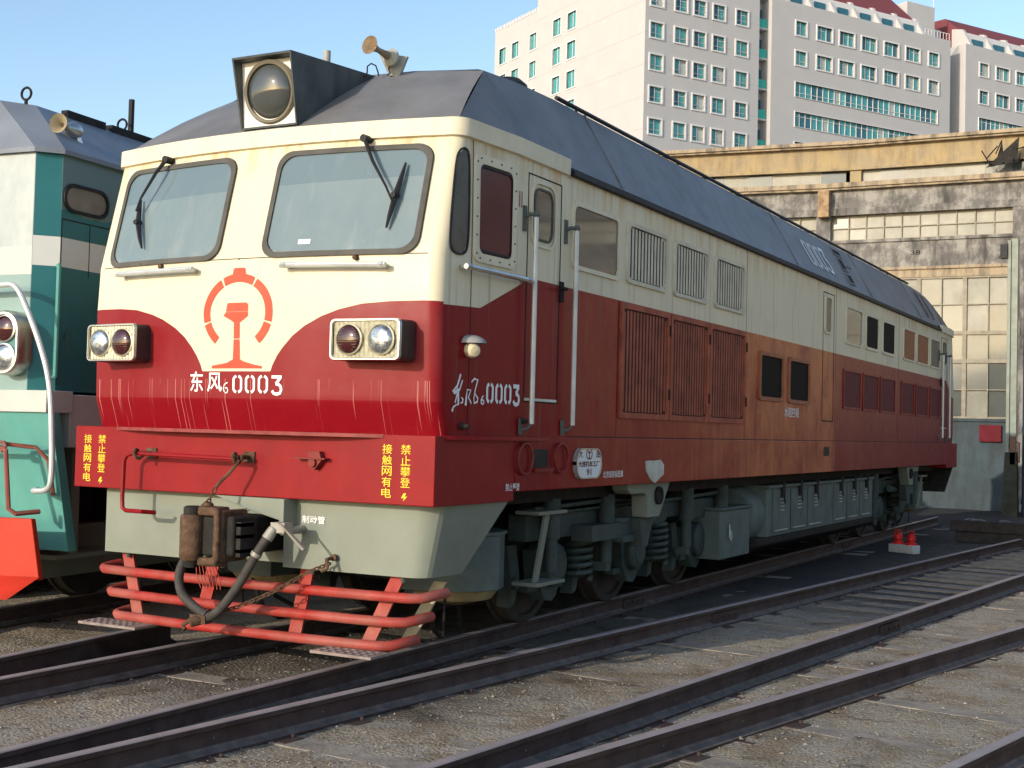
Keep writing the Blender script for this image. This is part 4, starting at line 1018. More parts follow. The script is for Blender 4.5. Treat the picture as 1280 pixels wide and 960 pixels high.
for yA, s2 in ((1.16, 1), (LEN-1.16, -1)):
    for s in (-1, 1):
        mb = MB(); c = yA+s2*.40
        mb.prism([(s*(.80+.50*math.sin(R_(a))), c-s2*.42*math.cos(R_(a))) for a in (0, 30, 60, 90, 120, 150, 180)][::1]+[(s*.6, c+s2*.42), (s*.6, c-s2*.42)], 'z', .43, .86)
        o = mb.build('sand_box', TANKG, loco, bevel=.008)
        mb = MB(); mb.prism([(s*(.80+.52*math.sin(R_(a))), c-s2*.44*math.cos(R_(a))) for a in (0, 30, 60, 90, 120, 150, 180)]+[(s*.6, c+s2*.44), (s*.6, c-s2*.44)], 'z', .86, .885); mb.build('box_lid', TANKG, o)
        mb = MB(); mb.lathe([(0, .36), (-.08, .30), (-.13, .10)], (s*.9, c, .43), (0, 0, 1), 20); mb.build('sand_hopper', simple('hopper', (.30, .24, .13), .7, var=.3, rust=.3) if 'hopper' not in MATS else MATS['hopper'], o)
        mb = MB(); mb.tube([(s*.95, c, .34), (s*.92, c+s2*.06, .2), (s*.80, c+s2*.30, .06)], .018, 6); mb.tube([(s*1.0, c-s2*.30, .40), (s*.98, c-s2*.28, .08)], .01, 6); mb.tube([(s*.86, c-s2*.32, .4), (s*.84, c-s2*.2, .12), (s*.80, c-s2*.05, .04), (s*.8, c+s2*.3, .03)], .02, 6); mb.build('sand_pipe', DARK, o)
        # hanging steps behind the skirt
        mb = MB(); yy = c+s2*.62
        mb.box(s*1.22, s*1.44, yy-.22, yy+.30, 1.0, 1.03); mb.box(s*1.18, s*1.42, yy-.18, yy+.32, .42, .45); mb.add([(s*1.40, yy-.02, 1.0), (s*1.40, yy+.06, 1.0), (s*1.36, yy-.05, .45), (s*1.36, yy-.12, .45), (s*1.37, yy-.02, 1.0), (s*1.37, yy+.06, 1.0), (s*1.33, yy-.05, .45), (s*1.33, yy-.12, .45)], [(0, 1, 2, 3), (7, 6, 5, 4), (0, 4, 5, 1), (1, 5, 6, 2), (2, 6, 7, 3), (3, 7, 4, 0)])
        mb.build('hanging_step', GREY, loco, bevel=.004)
# body bolster brackets
for yc in (3.93, LEN-3.93):
    for s in (-1, 1):
        mb = MB(); k = 1 if yc < 9 else -1
        mb.prism([(yc-k*.52, 1.226), (yc+k*.52, 1.226), (yc+k*.26, .90), (yc-k*.03, .90), (yc-k*.06, 1.10), (yc-k*.12, 1.13), (yc-k*.44, 1.13), (yc-k*.50, 1.17)], 'x', s*1.42, s*1.58)
        o = mb.build('bolster_bracket', GREY, loco, bevel=.008)
        mb = MB(); mb.lathe([(0, .085), (.03, .085), (.035, .07), (.01, .05)], (s*1.58, yc+k*.20, 1.10), (s, 0, 0), 20); mb.build('bracket_eye', DARK, o)
        mb = MB(); mb.prism([(yc-k*.06, .895), (yc+k*.28, .895), (yc+k*.12, .62), (yc+k*.0, .62)], 'x', s*1.40, s*1.52); mb.build('bracket_leg', TEALG, o, bevel=.006)
# air reservoir, drum and battery boxes
mb = MB(); mb.lathe([(0, .30), (.02, .32), (1.2, .32), (1.22, .30)], (1.05, 6.45, .60), (0, 1, 0), 24)
mb = MB(); mb.box(.85, 1.40, 6.45, 7.48, .30, .84); mb.box(.82, 1.43, 6.42, 7.51, .845, .875); o = mb.build('filter_tank', TANKG, loco, bevel=.02)
mb = MB(); mb.tube([(1.41, 6.72, .68), (1.425, 6.69, .62), (1.43, 6.68, .54), (1.425, 6.72, .50), (1.43, 6.75, .54), (1.425, 6.72, .62)], .009, 6); mb.build('tank_handle', SILVER, o)
mb = MB(); mb.lathe([(-.06, .05), (-.05, .20), (-.02, .33), (.03, .36), (1.2, .36), (1.2, .3)], (1.06, 7.55, .73), (0, 1, 0), 36); mb.lathe([(-.085, .03), (-.05, .03)], (1.06, 7.55, .73), (0, 1, 0), 8); mb.build('air_reservoir', TANKG, loco)
bt = part_empty('battery_box', loco); mb = MB(); mb.box(.75, 1.43, 8.0, 13.55, .46, 1.05); mb.box(.7, 1.47, 7.98, 13.5, 1.05, 1.085); mb.build('box_body', TANKG, bt, bevel=.006)
for i in range(6):
    ya = 8.25+i*.78+(.55 if i > 2 else 0); mb = MB(); mb.box(1.432, 1.442, ya, ya+.72, .50, 1.02); d = mb.build('battery_door', TANKG, bt, bevel=.004)
    mb = MB()
    for k in range(4): mb.box(1.444, 1.456, ya+.29, ya+.43, .76+k*.045, .775+k*.045)
    mb.build('door_louvre', simple('louvre_pale', (.45, .45, .4), .6) if 'louvre_pale' not in MATS else MATS['louvre_pale'], d)
    mb = MB(); mb.box(1.443, 1.475, ya+.31, ya+.41, .93, 1.12); mb.tube([(1.47, ya+.36, .95), (1.475, ya+.40, .85)], .01, 5); mb.build('door_latch', DARK, d)
    mb = MB(); mb.box(1.443, 1.455, ya+.08, ya+.60, .515, .53); mb.build('door_strip', MATS['louvre_pale'], d)
mb = MB(); mb.prism([(.2, .46), (1.42, .46), (1.42, .36), (1.1, .22), (.2, .22)], 'y', 7.7, 13.6); mb.prism([(-.2, .46), (-1.42, .46), (-1.42, .36), (-1.1, .22), (-.2, .22)], 'y', 7.7, 13.6); mb.box(-1.4, 1.0, 7.9, 13.5, .46, 1.1)
mb.build('fuel_tank', DARK, loco, bevel=.02)
mb = MB(); mb.box(-1.35, 1.35, .7, LEN-.7, 1.10, 1.225); mb.build('underframe', DARK, loco)
mb = MB(); mb.box(-.75, .75, 2.2, 7.2, .35, 1.1); mb.box(-.75, .75, LEN-7.2, LEN-2.2, .35, 1.1); mb.build('traction_gear', DARK, loco)
# interior below sill at the very rear
mb = MB(); mb.prism([(-1.4, .66), (1.45, .66), (1.6, 1.157), (-1.55, 1.157)], 'y', LEN-.2, LEN-.12); mb.build('rear_skirt', DARK, loco)

# =================================================================== TEAL LOCOMOTIVE
a_ = .0997; gloc = (-3.99, .15, 0)
def gmap(x, y, z): return (max(-1.6, 1.6+(x-1.6)*1.32), y*1.32, 1.69+(z-1.69)*1.32)
MB0 = MB
def MB(fn=gmap): return MB0(fn)
BX, BY, BZ = 1, 1, 1
G = empty('shunting_locomotive', 'teal and white locomotive with a rounded end handrail at the left edge', 'locomotive', gloc, a_)
HW = 1.6; CH = .12; GL = 15.5
def gring(z, e=0): return [(-HW+CH, 0, z), (HW-CH, 0, z), (HW, CH, z), (HW, GL, z), (-HW, GL, z), (-HW, CH, z)]
def teal_body():
    m, nt, b = nodes('teal_livery'); co = N(nt, 'ShaderNodeTexCoord').outputs['Object']; sp = N(nt, 'ShaderNodeSeparateXYZ'); L(nt, co, sp.inputs[0]); X, Y, Z = sp.outputs
    isf = math_(nt, 'LESS_THAN', Y, .004); n_ = noise_(nt, co, 3, 6, .65); n2 = noise_(nt, co, 1.2, 5, .6)
    side_ = math_(nt, 'GREATER_THAN', X, HW-.003)
    wob = math_(nt, 'MULTIPLY', math_(nt, 'SUBTRACT', n2, .5), .35)
    teal = mix(nt, n_, (.010, .115, .13), (.03, .19, .20)); white = mix(nt, n_, (.62, .63, .60), (.72, .72, .67)); fad = mix(nt, n_, (.16, .26, .25), (.24, .36, .34))
    o = mix(nt, math_(nt, 'MULTIPLY', side_, math_(nt, 'GREATER_THAN', math_(nt, 'ADD', Z, wob), 3.419)), teal, (.13, .20, .20))
    band = math_(nt, 'MULTIPLY', math_(nt, 'GREATER_THAN', Z, 2.97), math_(nt, 'LESS_THAN', Z, 3.221)); o = mix(nt, band, o, white)
    mot = mix(nt, ramp(nt, noise_(nt, co, 1.8, 7, .7, (1, 1, .6)), .35, .65), (.30, .36, .365), (.48, .50, .48))
    mot = mix(nt, math_(nt, 'GREATER_THAN', Z, 3.13), (.48, .49, .46), mot)
    fr = mix(nt, math_(nt, 'GREATER_THAN', Z, 2.891), fad, mot); o = mix(nt, isf, o, fr)
    L(nt, o, b.inputs['Base Color']); L(nt, math_(nt, 'ADD', math_(nt, 'MULTIPLY', n_, .3), .25), b.inputs['Roughness'])
    return m
mb = MB(); mb.grid([gring(z) for z in (1.86, 2.4, 2.9, 3.40)], closed=True); mb.add(gring(3.40), [tuple(range(6))]); mb.build('body_shell', teal_body(), G, angle=15)
mb = MB()
lo_ = [(-HW+CH-.02, -.03, 3.41), (HW-CH+.02, -.03, 3.41), (HW+.03, CH-.02, 3.41), (HW+.03, GL, 3.41), (-HW-.03, GL, 3.41), (-HW-.03, CH-.02, 3.41)]
hi = [(-.85, .32, 3.84), (.85, .32, 3.84), (1.02, .48, 3.83), (1.02, GL, 3.83), (-1.02, GL, 3.83), (-1.02, .48, 3.83)]
mb.grid([[(x, y, 3.38) for x, y, z in lo_], lo_, hi], closed=True); mb.add(hi, [tuple(range(6))]); gr = mb.build('roof', GROOF, G, angle=8)
mb = MB()
for y, y2 in ((.75, 1.15), (1.22, 1.9)): mb.box(1.0, 1.06, y, y2, 3.80, 3.86)
mb.build('roof_strip', DARK, gr)
for (x, y) in ((.97, .44), (1.0, 1.40)):
    mb = MB(); mb.tube([(x+.042*math.cos(R_(a)), y, 3.905+.042*math.sin(R_(a))) for a in range(0, 360, 20)], .009, 6, True); mb.cyl((x, y, 3.80), (x, y, 3.87), .012, n=6); mb.build('lifting_eye', DARK, gr)
mb = MB(); mb.cyl((1.0, 1.50, 3.80), (1.0, 1.50, 4.12), .022, n=8); mb.build('radio_aerial', BLACK, G)
hn2 = part_empty('air_horn', G); hd = Vector((.15, -.98, .05)).normalized(); HC = Vector((1.40, .42, 3.62))
mb = MB(); mb.lathe([(.05, .02), (.10, .022), (.14, .036), (.165, .062), (.17, .066), (.163, .06), (.13, .022), (.1, .01)], HC, hd, 24); mb.build('horn_bell', simple('horn_cream', (.36, .30, .19), .6, var=.3), hn2)
mb = MB(); mb.lathe([(-.06, .03), (-.04, .055), (.0, .06), (.02, .05), (.05, .025), (.08, .02)], HC, hd, 20); mb.tube([HC+Vector(q) for q in ((0, .03, .0), (.03, .05, -.10), (.02, .05, -.16))], .02, 6); mb.build('horn_body', CHROME, hn2)
gs = lambda u, v, d: (HW+d, u, v)
fr, inner = ring(gs, rrect(.13, .56, 3.02, 3.21, .09, 6), .02, 0, .015, .003); o = fr.build('side_window', BLACK, G, angle=60); g = MB(); fillpoly(gs, inner, .004, g, 6, 2); g.build('glass', simple('brown_clouded_glass', (.22, .19, .15), .35, var=.15), o, fixn=False)
mb = MB()
for (a, b, c, e) in ((.125, .60, 2.965, 2.972), (.125, .131, 1.9, 2.97), (.60, .606, 1.9, 2.97), (.39, .394, 2.62, 2.96)): mb.box(HW-.001, HW+.003, a, b, c, e)
mb.build('door_gap', DARK, G)
mb = MB(); mb.tube([(HW+.01, .17, 2.2), (HW+.03, .18, 2.26), (HW+.03, .20, 2.1)], .003, 5); mb.build('door_handle', DARK, G)
mb = MB(); mb.tube([(HW+.06, .05, 1.95), (HW+.06, .05, 2.66)], .014, 8); mb.tube([(HW, .10, 2.66), (HW+.06, .05, 2.66)], .012, 6); mb.tube([(HW, .10, 1.95), (HW+.06, .05, 1.95)], .012, 6); mb.build('handrail', TEALL, G)
# end platform
mb = MB(); mb.box(-HW-.08, HW+.08, -.04, .2, 1.72, 1.86); mb.build('end_sill', OFFW, G, bevel=.006)
mb = MB(); mb.box(-HW-.06, HW+.06, .2, GL, 1.50, 1.84); mb.build('side_sill', OFFW, G, bevel=.006)
mb = MB(); mb.add([(-HW, -.02, 1.72), (HW+.10, -.02, 1.72), (HW+.12, .16, .84), (-HW, .12, .84), (-HW, .06, 1.72), (HW+.10, .06, 1.72), (HW+.12, .24, .84), (-HW, .2, .84)], [(0, 1, 2, 3), (7, 6, 5, 4), (0, 4, 5, 1), (1, 5, 6, 2), (2, 6, 7, 3), (3, 7, 4, 0)])
o = mb.build('end_plate', TEALL, G, bevel=.005)
mb = MB()
for (x, z) in ((1.45, 1.55), (1.5, 1.35), (1.56, 1.36), (1.55, .98), (1.6, .95), (1.52, 1.1)): mb.lathe([(0, .016), (.01, .012)], (x, .015+.2*(1.72-z), z), (0, -1, 0), 8)
mb.build('bolt', DARK, o)
mb = MB(); mb.add([(.4, -.30, 1.06), (1.76, -.22, 1.07), (1.82, -.20, .70), (.4, -.34, .68), (.4, -.26, 1.06), (1.76, -.18, 1.07), (1.82, -.16, .70), (.4, -.30, .68)], [(0, 1, 2, 3), (7, 6, 5, 4), (0, 4, 5, 1), (1, 5, 6, 2), (2, 6, 7, 3), (3, 7, 4, 0)])
mb.add([(.4, -.35, .70), (1.83, -.21, .72), (1.76, -.40, .60), (.4, -.56, .58)], [(0, 1, 2, 3)]); mb.build('snow_plough', PLOW, G, bevel=.006)
mb = MB(); mb.tube(bez([(.9, -.02, 2.5), (1.10, -.10, 2.50), (1.38, -.14, 2.515), (1.50, -.15, 2.50), (1.60, -.15, 2.36), (1.73, -.15, 2.10), (1.80, -.15, 1.88), (1.83, -.15, 1.6), (1.84, -.15, 1.34), (1.80, -.14, 1.25), (1.68, -.12, 1.235), (1.60, .0, 1.235), (1.5, .1, 1.23)]), .018, 10); mb.build('end_handrail', SILVER, G)
mb = MB(); mb.tube([(1.0, -.18, 1.50), (1.44, -.18, 1.505), (1.50, -.18, 1.48), (1.52, -.18, 1.30), (1.54, -.18, 1.12), (1.58, -.16, 1.09), (1.64, -.02, 1.10)], .016, 8); mb.tube([(1.46, -.16, 1.52), (1.62, -.05, 1.50), (1.68, 0, 1.42), (1.68, .05, 1.2)], .014, 6); mb.tube([(1.46+.04*math.cos(i), -.18, 1.505+.03*math.sin(i)) for i in range(7)], .012, 5, True); mb.build('uncoupling_lever', simple('red_green_lever', (.25, .08, .06), .5, rust=.4, rustc=(.05, .25, .2)), G)
lc_ = part_empty('lamp_cluster', G, (.07, 0, 0))
p = rrect(1.20, 1.46, 1.95, 2.36, .12, 5); gf = lambda u, v, d: (u, -d, v)
mb = MB(); mb.grid([[gf(u, v, 0) for u, v in p], [gf(u, v, .10) for u, v in p], [gf(u, v, .12) for u, v in inset(p, .012)], [gf(u, v, .12) for u, v in inset(p, .025)], [gf(u, v, .09) for u, v in inset(p, .03)]], closed=True); mb.build('lamp_housing', CHROME, lc_)
mb = MB(); fillpoly(gf, inset(p, .02), .095, mb, 8, 2); mb.build('reflector_panel', TEALF, lc_, fixn=False)
for z, mt in ((2.245, LENSR), (2.065, LENSW)):
    mb = MB(); mb.lathe([(0, .088), (.015, .088), (.018, .078), (0, .075)], (1.33, -.095, z), (0, -1, 0), 24); o = mb.build('lamp', CHROME, lc_)
    mb = MB(); mb.lathe([(0, .076), (.012, .07), (.025, .045), (.03, 0)], (1.33, -.095, z), (0, -1, 0), 24); mb.build('lens', mt, o)
MB = MB0
mb = MB(); mb.box(-1.35, 1.35, .5, 19.5, 1.1, 1.46); mb.box(-1.0, 1.0, 1.6, 18.5, .35, 1.1); mb.build('underframe', DARK, G)
mb = MB(gmap); mb.box(1.15, 1.5, .3, 1.0, .76, .79); mb.box(1.05, 1.2, .25, 3.5, .60, .95); mb.box(1.42, 1.5, .42, .50, .79, 1.5); mb.build('step', GREY, G)
for y in (1.6, 3.4, 5.2):
    for s in (-1, 1):
        mb = MB(); mb.lathe([(.62, .2), (.685, .46), (.685, .55), (.71, .55), (.715, .525), (.82, .52), (.82, .3), (.8, .1), (.8, .02)], (0, y, .522), (s, 0, 0), 32); mb.build('wheel', MATS['wheel'], G)

# =================================================================== ROUNDHOUSE
RH = empty('roundhouse', 'old curved engine shed with stained concrete, yellow clerestory and dirty multi-pane windows', 'building', (0, 0, 0))
PITCH = 6.05; RR = 50.3
def make_bay(seed):
    rnd = random.Random(seed); parts = []
    hw = RR*math.tan(R_(PITCH/2))+.005; iw = hw-.21
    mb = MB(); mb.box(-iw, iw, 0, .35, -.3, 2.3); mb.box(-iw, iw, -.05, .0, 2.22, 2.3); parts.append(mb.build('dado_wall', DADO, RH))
    mb = MB(); mb.box(-iw, iw, .0, .4, 6.2, 6.48); mb.box(-iw-.02, iw+.02, -.06, .0, 6.42, 6.50); parts.append(mb.build('lintel', COPE, RH))
    mb = MB(); mb.box(-iw, iw, -.02, .4, 6.5, 7.28); mb.box(-iw, iw, -.08, -.0, 7.22, 7.30); parts.append(mb.build('concrete_frieze', CONC, RH))
    mb = MB(); mb.box(-hw, hw, -.12, .4, 8.02, 8.22); mb.box(-hw, hw, -.05, .4, 8.22, 8.74); parts.append(mb.build('parapet', CONC, RH))
    mb = MB(); mb.box(-hw, hw, -.22, .5, 8.74, 8.80); mb.box(-hw, hw, -.28, .5, 8.80, 8.93); parts.append(mb.build('coping', COPE, RH))
    mb = MB(); mb.box(-hw-.0, -iw, -.10, .4, -.3, 8.02); parts.append(mb.build('pier', CONC, RH)); mb = MB(); mb.box(iw, hw, -.10, .4, -.3, 8.02); parts.append(mb.build('pier', CONC, RH))
    # panes
    def glaz(x0_, x1_, z0, z1, nx, nz, wts, y=.10):
        g = MB(); dx = (x1_-x0_)/nx; dz = (z1-z0)/nz
        for i in range(nx):
            for j in range(nz):
                k = rnd.choices((0, 1, 2, 3), wts(i, j))[0]; t = [rnd.uniform(-.012, .012) for _ in range(4)]
                g.add([(x0_+i*dx, y+t[0], z0+j*dz), (x0_+(i+1)*dx, y+t[1], z0+j*dz), (x0_+(i+1)*dx, y+t[2], z0+(j+1)*dz), (x0_+i*dx, y+t[3], z0+(j+1)*dz)], [(0, 1, 2, 3)], k)
        return g
    win = glaz(-iw, iw, 7.30, 8.02, 10, 2, lambda i, j: (6, 5, 1, .0)).build('upper_window', PANES, RH, fixn=False); parts.append(win)
    mb = MB(); dx = 2*iw/10
    for i in range(11): mb.box(-iw+i*dx-.014, -iw+i*dx+.014, .045, .085, 7.30, 8.02)
    mb.box(-iw, iw, .045, .085, 7.645, 7.67); mb.box(-iw, iw, .02, .09, 7.28, 7.33); mb.build('window_frame', FRAMEW, win)
    win = glaz(-iw, iw, 2.3, 6.2, 8, 5, lambda i, j: ((0, 1, 3, 5), (0, 1, 4, 3), (0, 2, 5, 2), (2, 4, 3, .5), (6, 4, 1.5, 0))[j]).build('lower_window', PANES, RH, fixn=False); parts.append(win)  # lower rows get darker panes, the shade there put into the glass colour
    mb = MB(); dx = 2*iw/8; dz = 3.9/5
    for i in range(9):
        w_ = .055 if i % 2 == 0 else .012; mb.box(-iw+i*dx-w_, -iw+i*dx+w_, .03, .08, 2.3, 6.2)
    for j in range(6):
        w_ = .05 if j in (0, 2, 3, 5) else .012; mb.box(-iw, iw, .025, .07, 2.3+j*dz-w_, 2.3+j*dz+w_)
    mb.build('window_frame', FRAMEW, win)
    # clerestory set back
    k = (RR+4.2)/RR
    mb = MB(); mb.box(-hw*k, hw*k, 4.2, 4.6, 10.18, 10.90); mb.box(-hw*k, hw*k, 4.12, 4.2, 10.17, 10.25); parts.append(mb.build('clerestory_fascia', YPLASTER, RH))
    mb = MB(); mb.box(-hw*k, hw*k, 4.0, 4.8, 10.90, 10.96); mb.box(-hw*k, hw*k, 3.92, 4.8, 10.96, 11.07); parts.append(mb.build('clerestory_coping', COPE, RH))
    win = glaz(-hw*k+.15, hw*k-.15, 9.3, 10.18, 7, 1, lambda i, j: (6, 3, 1, 2.5), 4.35).build('clerestory_window', PANES, RH, fixn=False); parts.append(win)
    mb = MB(); mb.box(-hw*k, -hw*k+.35, 4.2, 4.55, 9.0, 10.18); parts.append(mb.build('clerestory_pier', YPLASTER, RH))
    mb = MB(); k2 = (RR+18)/RR
    mb.add([(-hw, .4, 8.7), (hw, .4, 8.7), (hw*k, 4.3, 9.15), (-hw*k, 4.3, 9.15), (-hw*k, 4.8, 10.95), (hw*k, 4.8, 10.95), (hw*k2, 18, 10.3), (-hw*k2, 18, 10.3), (-hw*k2, 18, -.2), (hw*k2, 18, -.2)], [(0, 1, 2, 3), (4, 5, 6, 7), (7, 6, 9, 8)]); parts.append(mb.build('roof_deck', DARK, RH, fixn=False))
    return parts
protos = [make_bay(s) for s in (11, 23, 37)]
for pi_, parts in enumerate(protos):
    for k in range(-5, 14):
        if (k % 3) != pi_: continue
        th = R_(-1.3+k*PITCH); c = (PIV[0]+RR*math.sin(th), PIV[1]+RR*math.cos(th), 0)
        first = k in (0, 1, 2)
        for o in parts:
            q = o if first else copy_tree(o, RH)
            q.location = c; q.rotation_euler = (0, 0, -th)
# broken cornice end and rubble on the clerestory
def on_bay(th_deg, s, out, z):
    th = R_(th_deg); r = RR-out; return (PIV[0]+r*math.sin(th)+s*math.cos(th), PIV[1]+r*math.cos(th)-s*math.sin(th), z)
mb = MB(lambda x, y, z: on_bay(-1.3, x, -y, z)); rnd = random.Random(4)
mb.add([(1.25, 3.8, 9.9), (2.15, 3.7, 10.0), (2.2, 3.7, 10.75), (1.75, 3.75, 10.35), (1.7, 3.8, 10.7), (1.55, 3.8, 10.1)], [(0, 1, 2, 3), (0, 3, 5), (3, 4, 5)])
for i in range(8):
    x = rnd.uniform(1.2, 2.3); z = rnd.uniform(9.9, 10.5); mb.tube([(x, 3.7, z), (x+rnd.uniform(-.4, .4), 3.55, z+rnd.uniform(-.1, .45))], .02, 5)
mb.build('broken_roof_board', DARK, RH)
mb = MB(lambda x, y, z: on_bay(-4.32, x, -y, z))
mb.box(-.12, .2, -.35, -.05, 7.95, 8.72); mb.build('rain_head', simple('rusty_stained_pipe', (.33, .22, .13), .8, var=.4, scale=6), RH, bevel=.02)
mb = MB(lambda x, y, z: on_bay(-1.3, x, -y, z)); put_text(lambda u, v, d: (u, -.022-d, v), '38', -.22, 6.82, .26, .13, .003, mb); mb.build('bay_number', DARK, RH, fixn=False)
mb = MB(lambda x, y, z: on_bay(-1.3, x, -y, z)); mb.box(1.66, 2.22, -.10, -.05, 1.68, 2.13); mb.box(1.69, 2.19, -.107, -.10, 1.71, 2.10)
tag(mb.build('wall_plate', simple('shade_darkened_red_sheet', (.13, .01, .018), .7), None), 'small blank red metal panel fixed low on the shed wall', 'panel')  # red held dark, with the low wall's shade put into it
# gate post in front
P_ = (1.72, 27.2)
post = empty('gate_post', 'tall pale green steel gate post rising behind the stacked timbers', 'gate post', (P_[0], P_[1], -.17))
mb = MB(); mb.box(-.13, -.05, -.08, .14, 0, 6.9); mb.box(-.05, .11, -.02, .10, 0, 6.95); mb.build('post_shaft', POSTM, post, bevel=.01)
mb = MB(); mb.prism([(-.22, 0), (.17, 0), (.13, 1.6), (-.14, 1.6)], 'y', -.12, .2); mb.build('post_footing', simple('mossy_footing', (.05, .05, .038), .9, var=.3), post)
mb = MB(); mb.box(-.30, -.13, -.14, .10, 6.45, 6.80); mb.prism([(-.34, 6.45), (-.13, 6.45), (-.13, 6.85)], 'y', -.16, -.12); mb.build('post_lamp', BLACK, post)
mb = MB(); mb.box(-.02, .10, -.12, -.03, 1.3, 2.0); mb.tube([(.12, -.10, 1.35), (.20, -.14, 1.35), (.20, -.14, 1.85), (.12, -.10, 1.85)], .02, 6); mb.build('post_latch', simple('rust_latch', (.2, .1, .07), .7), post)
mb = MB(); mb.box(0, .09, 0, 2.6, 0, 6.3)
for z in (.3, 2.1, 4.0, 6.0): mb.box(-.03, .0, .0, 2.6, z, z+.12)
dd_ = mb.build('shed_door', BLUED); dd_.location = (1.96, 27.3, -.15); dd_.rotation_euler = (0, 0, R_(-58)); tag(dd_, 'dark blue shed door leaf standing open at the right edge', 'door')
# =================================================================== OFFICE BLOCKS
YA = R_(31.5); KX, KY = -44.30199897, 112.37203337
def onf(s, t):  # building frame -> world
    return (KX+s*math.sin(YA)-t*math.cos(YA), KY+s*math.cos(YA)+t*math.sin(YA))
RZ = math.pi/2-YA   # local x runs along the long facade, local y goes back (to the left face)
def office(name, label, s0):
    x, y = onf(s0, 0); return empty(name, label, 'building', (x, y, -.2), RZ, 'pale office blocks behind the engine shed')
WR = random.Random(5)
OFF_CUR = simple('pale_curtain_glass', (.40, .46, .44), .4); OFF_BRI = glassy('bright_teal_glass', (.12, .42, .40), .15, .2, .5)
def win_r(B, s0, s1, z0, z1, npan=2, y=0.0, protos_={}):
    """window on the long face (local y=0): recessed glass with white surround"""
    var = WR.randrange(4); key = ('r', round(s1-s0, 2), round(z1-z0, 2), npan, var)
    if key in protos_:
        o, f = protos_[key]; q = o.copy(); col.objects.link(q); q.parent = B; q.location = (s0, y, z0)
        for ch in f: c = ch.copy(); col.objects.link(c); c.parent = q
        return q
    w_, h = s1-s0, z1-z0; g = MB(); n = npan*2-1
    for i in range(npan):
        for j in range(1):
            g.add([(w_*i/npan, .22, 0), (w_*(i+1)/npan, .22, 0), (w_*(i+1)/npan, .22, h), (w_*i/npan, .22, h)], [(0, 1, 2, 3)], (0, 1, 0, 1, 0, 2, 1, 0, 3, 0)[(i*3+var*7) % 10] if npan > 5 else ((0, 0, 1), (1, 0, 0), (0, 2, 0), (3, 0, 1))[var][i % 3])
    o = g.build_one('window', [OFF_GL, OFF_GLD, OFF_CUR, OFF_BRI], B, fixn=False); o.location = (s0, y, z0)
    f = MB(); t = .15 if w_ < 5 else .05
    f.box(-t, w_+t, -.10, .24, -t, 0); f.box(-t, w_+t, -.10, .24, h, h+t); f.box(-t, 0, -.10, .24, 0, h); f.box(w_, w_+t, -.10, .24, 0, h)
    for i in range(1, npan): f.box(w_*i/npan-.03, w_*i/npan+.03, .14, .21, 0, h)
    fo = f.build('window_frame', OFF_FR, o)
    sl = MB(); sl.box(w_*(.5 if var % 2 else 0) if w_ < 5 else 0, w_ if (var % 2 or w_ > 5) else w_*.5, .15, .2, h*(.72 if var < 2 else .3), h*(.75 if var < 2 else .33)); so = sl.build('transom', OFF_FR, o)
    protos_[key] = (o, [fo, so]); return o
def win_l(B, t0, t1, z0, z1, x=0.0, protos_={}):
    """window on the short left face (local x=const, facing -x)"""
    key = (round(t1-t0, 2), round(z1-z0, 2))
    if key in protos_:
        o, f = protos_[key]; q = o.copy(); col.objects.link(q); q.parent = B; q.location = (x, t0, z0)
        for ch in f: c = ch.copy(); col.objects.link(c); c.parent = q
        return q
    w_, h = t1-t0, z1-z0; g = MB(); g.add([(.2, 0, 0), (.2, w_, 0), (.2, w_, h), (.2, 0, h)], [(0, 3, 2, 1)]); o = g.build('window', OFF_GL, B, fixn=False); o.location = (x, t0, z0)
    f = MB(); t = .13; f.box(-.08, .22, -t, w_+t, -t, 0); f.box(-.08, .22, -t, w_+t, h, h+t); f.box(-.08, .22, -t, 0, 0, h); f.box(-.08, .22, w_, w_+t, 0, h); f.box(.12, .19, w_/2-.04, w_/2+.04, 0, h)
    fo = f.build('window_frame', OFF_FR, o); protos_[key] = (o, [fo]); return o
def wall_holes(B, s0, s1, z0, z1, holes, along='x', c0=0.0, th=.35, name='wall', mat=None):
    """wall sheet with real openings: holes = (a0,a1,b0,b1)"""
    us = sorted({s0, s1, *[h[0] for h in holes], *[h[1] for h in holes]}); vs = sorted({z0, z1, *[h[2] for h in holes], *[h[3] for h in holes]})
    mb = MB()
    for i in range(len(us)-1):
        for j in range(len(vs)-1):
            a, b, c, d = us[i], us[i+1], vs[j], vs[j+1]; m = ((a+b)/2, (c+d)/2)
            if any(h[0] < m[0] < h[1] and h[2] < m[1] < h[3] for h in holes): continue
            if along == 'x': mb.add([(a, c0, c), (b, c0, c), (b, c0, d), (a, c0, d)], [(0, 1, 2, 3)])
            else: mb.add([(c0, a, c), (c0, b, c), (c0, b, d), (c0, a, d)], [(0, 3, 2, 1)])
    for (a, b, c, d) in holes:
        if along == 'x': mb.add([(a, c0, c), (b, c0, c), (b, c0, d), (a, c0, d), (a, c0+th, c), (b, c0+th, c), (b, c0+th, d), (a, c0+th, d)], [(0, 4, 5, 1), (1, 5, 6, 2), (2, 6, 7, 3), (3, 7, 4, 0)])
        else: mb.add([(c0, a, c), (c0, b, c), (c0, b, d), (c0, a, d), (c0+th, a, c), (c0+th, b, c), (c0+th, b, d), (c0+th, a, d)], [(0, 1, 5, 4), (1, 2, 6, 5), (2, 3, 7, 6), (3, 0, 4, 7)])
    return mb.build(name, mat or OFF_STONE, B, fixn=False)
z_off = .2
def rows_of(tops): return [t+z_off for t in tops]
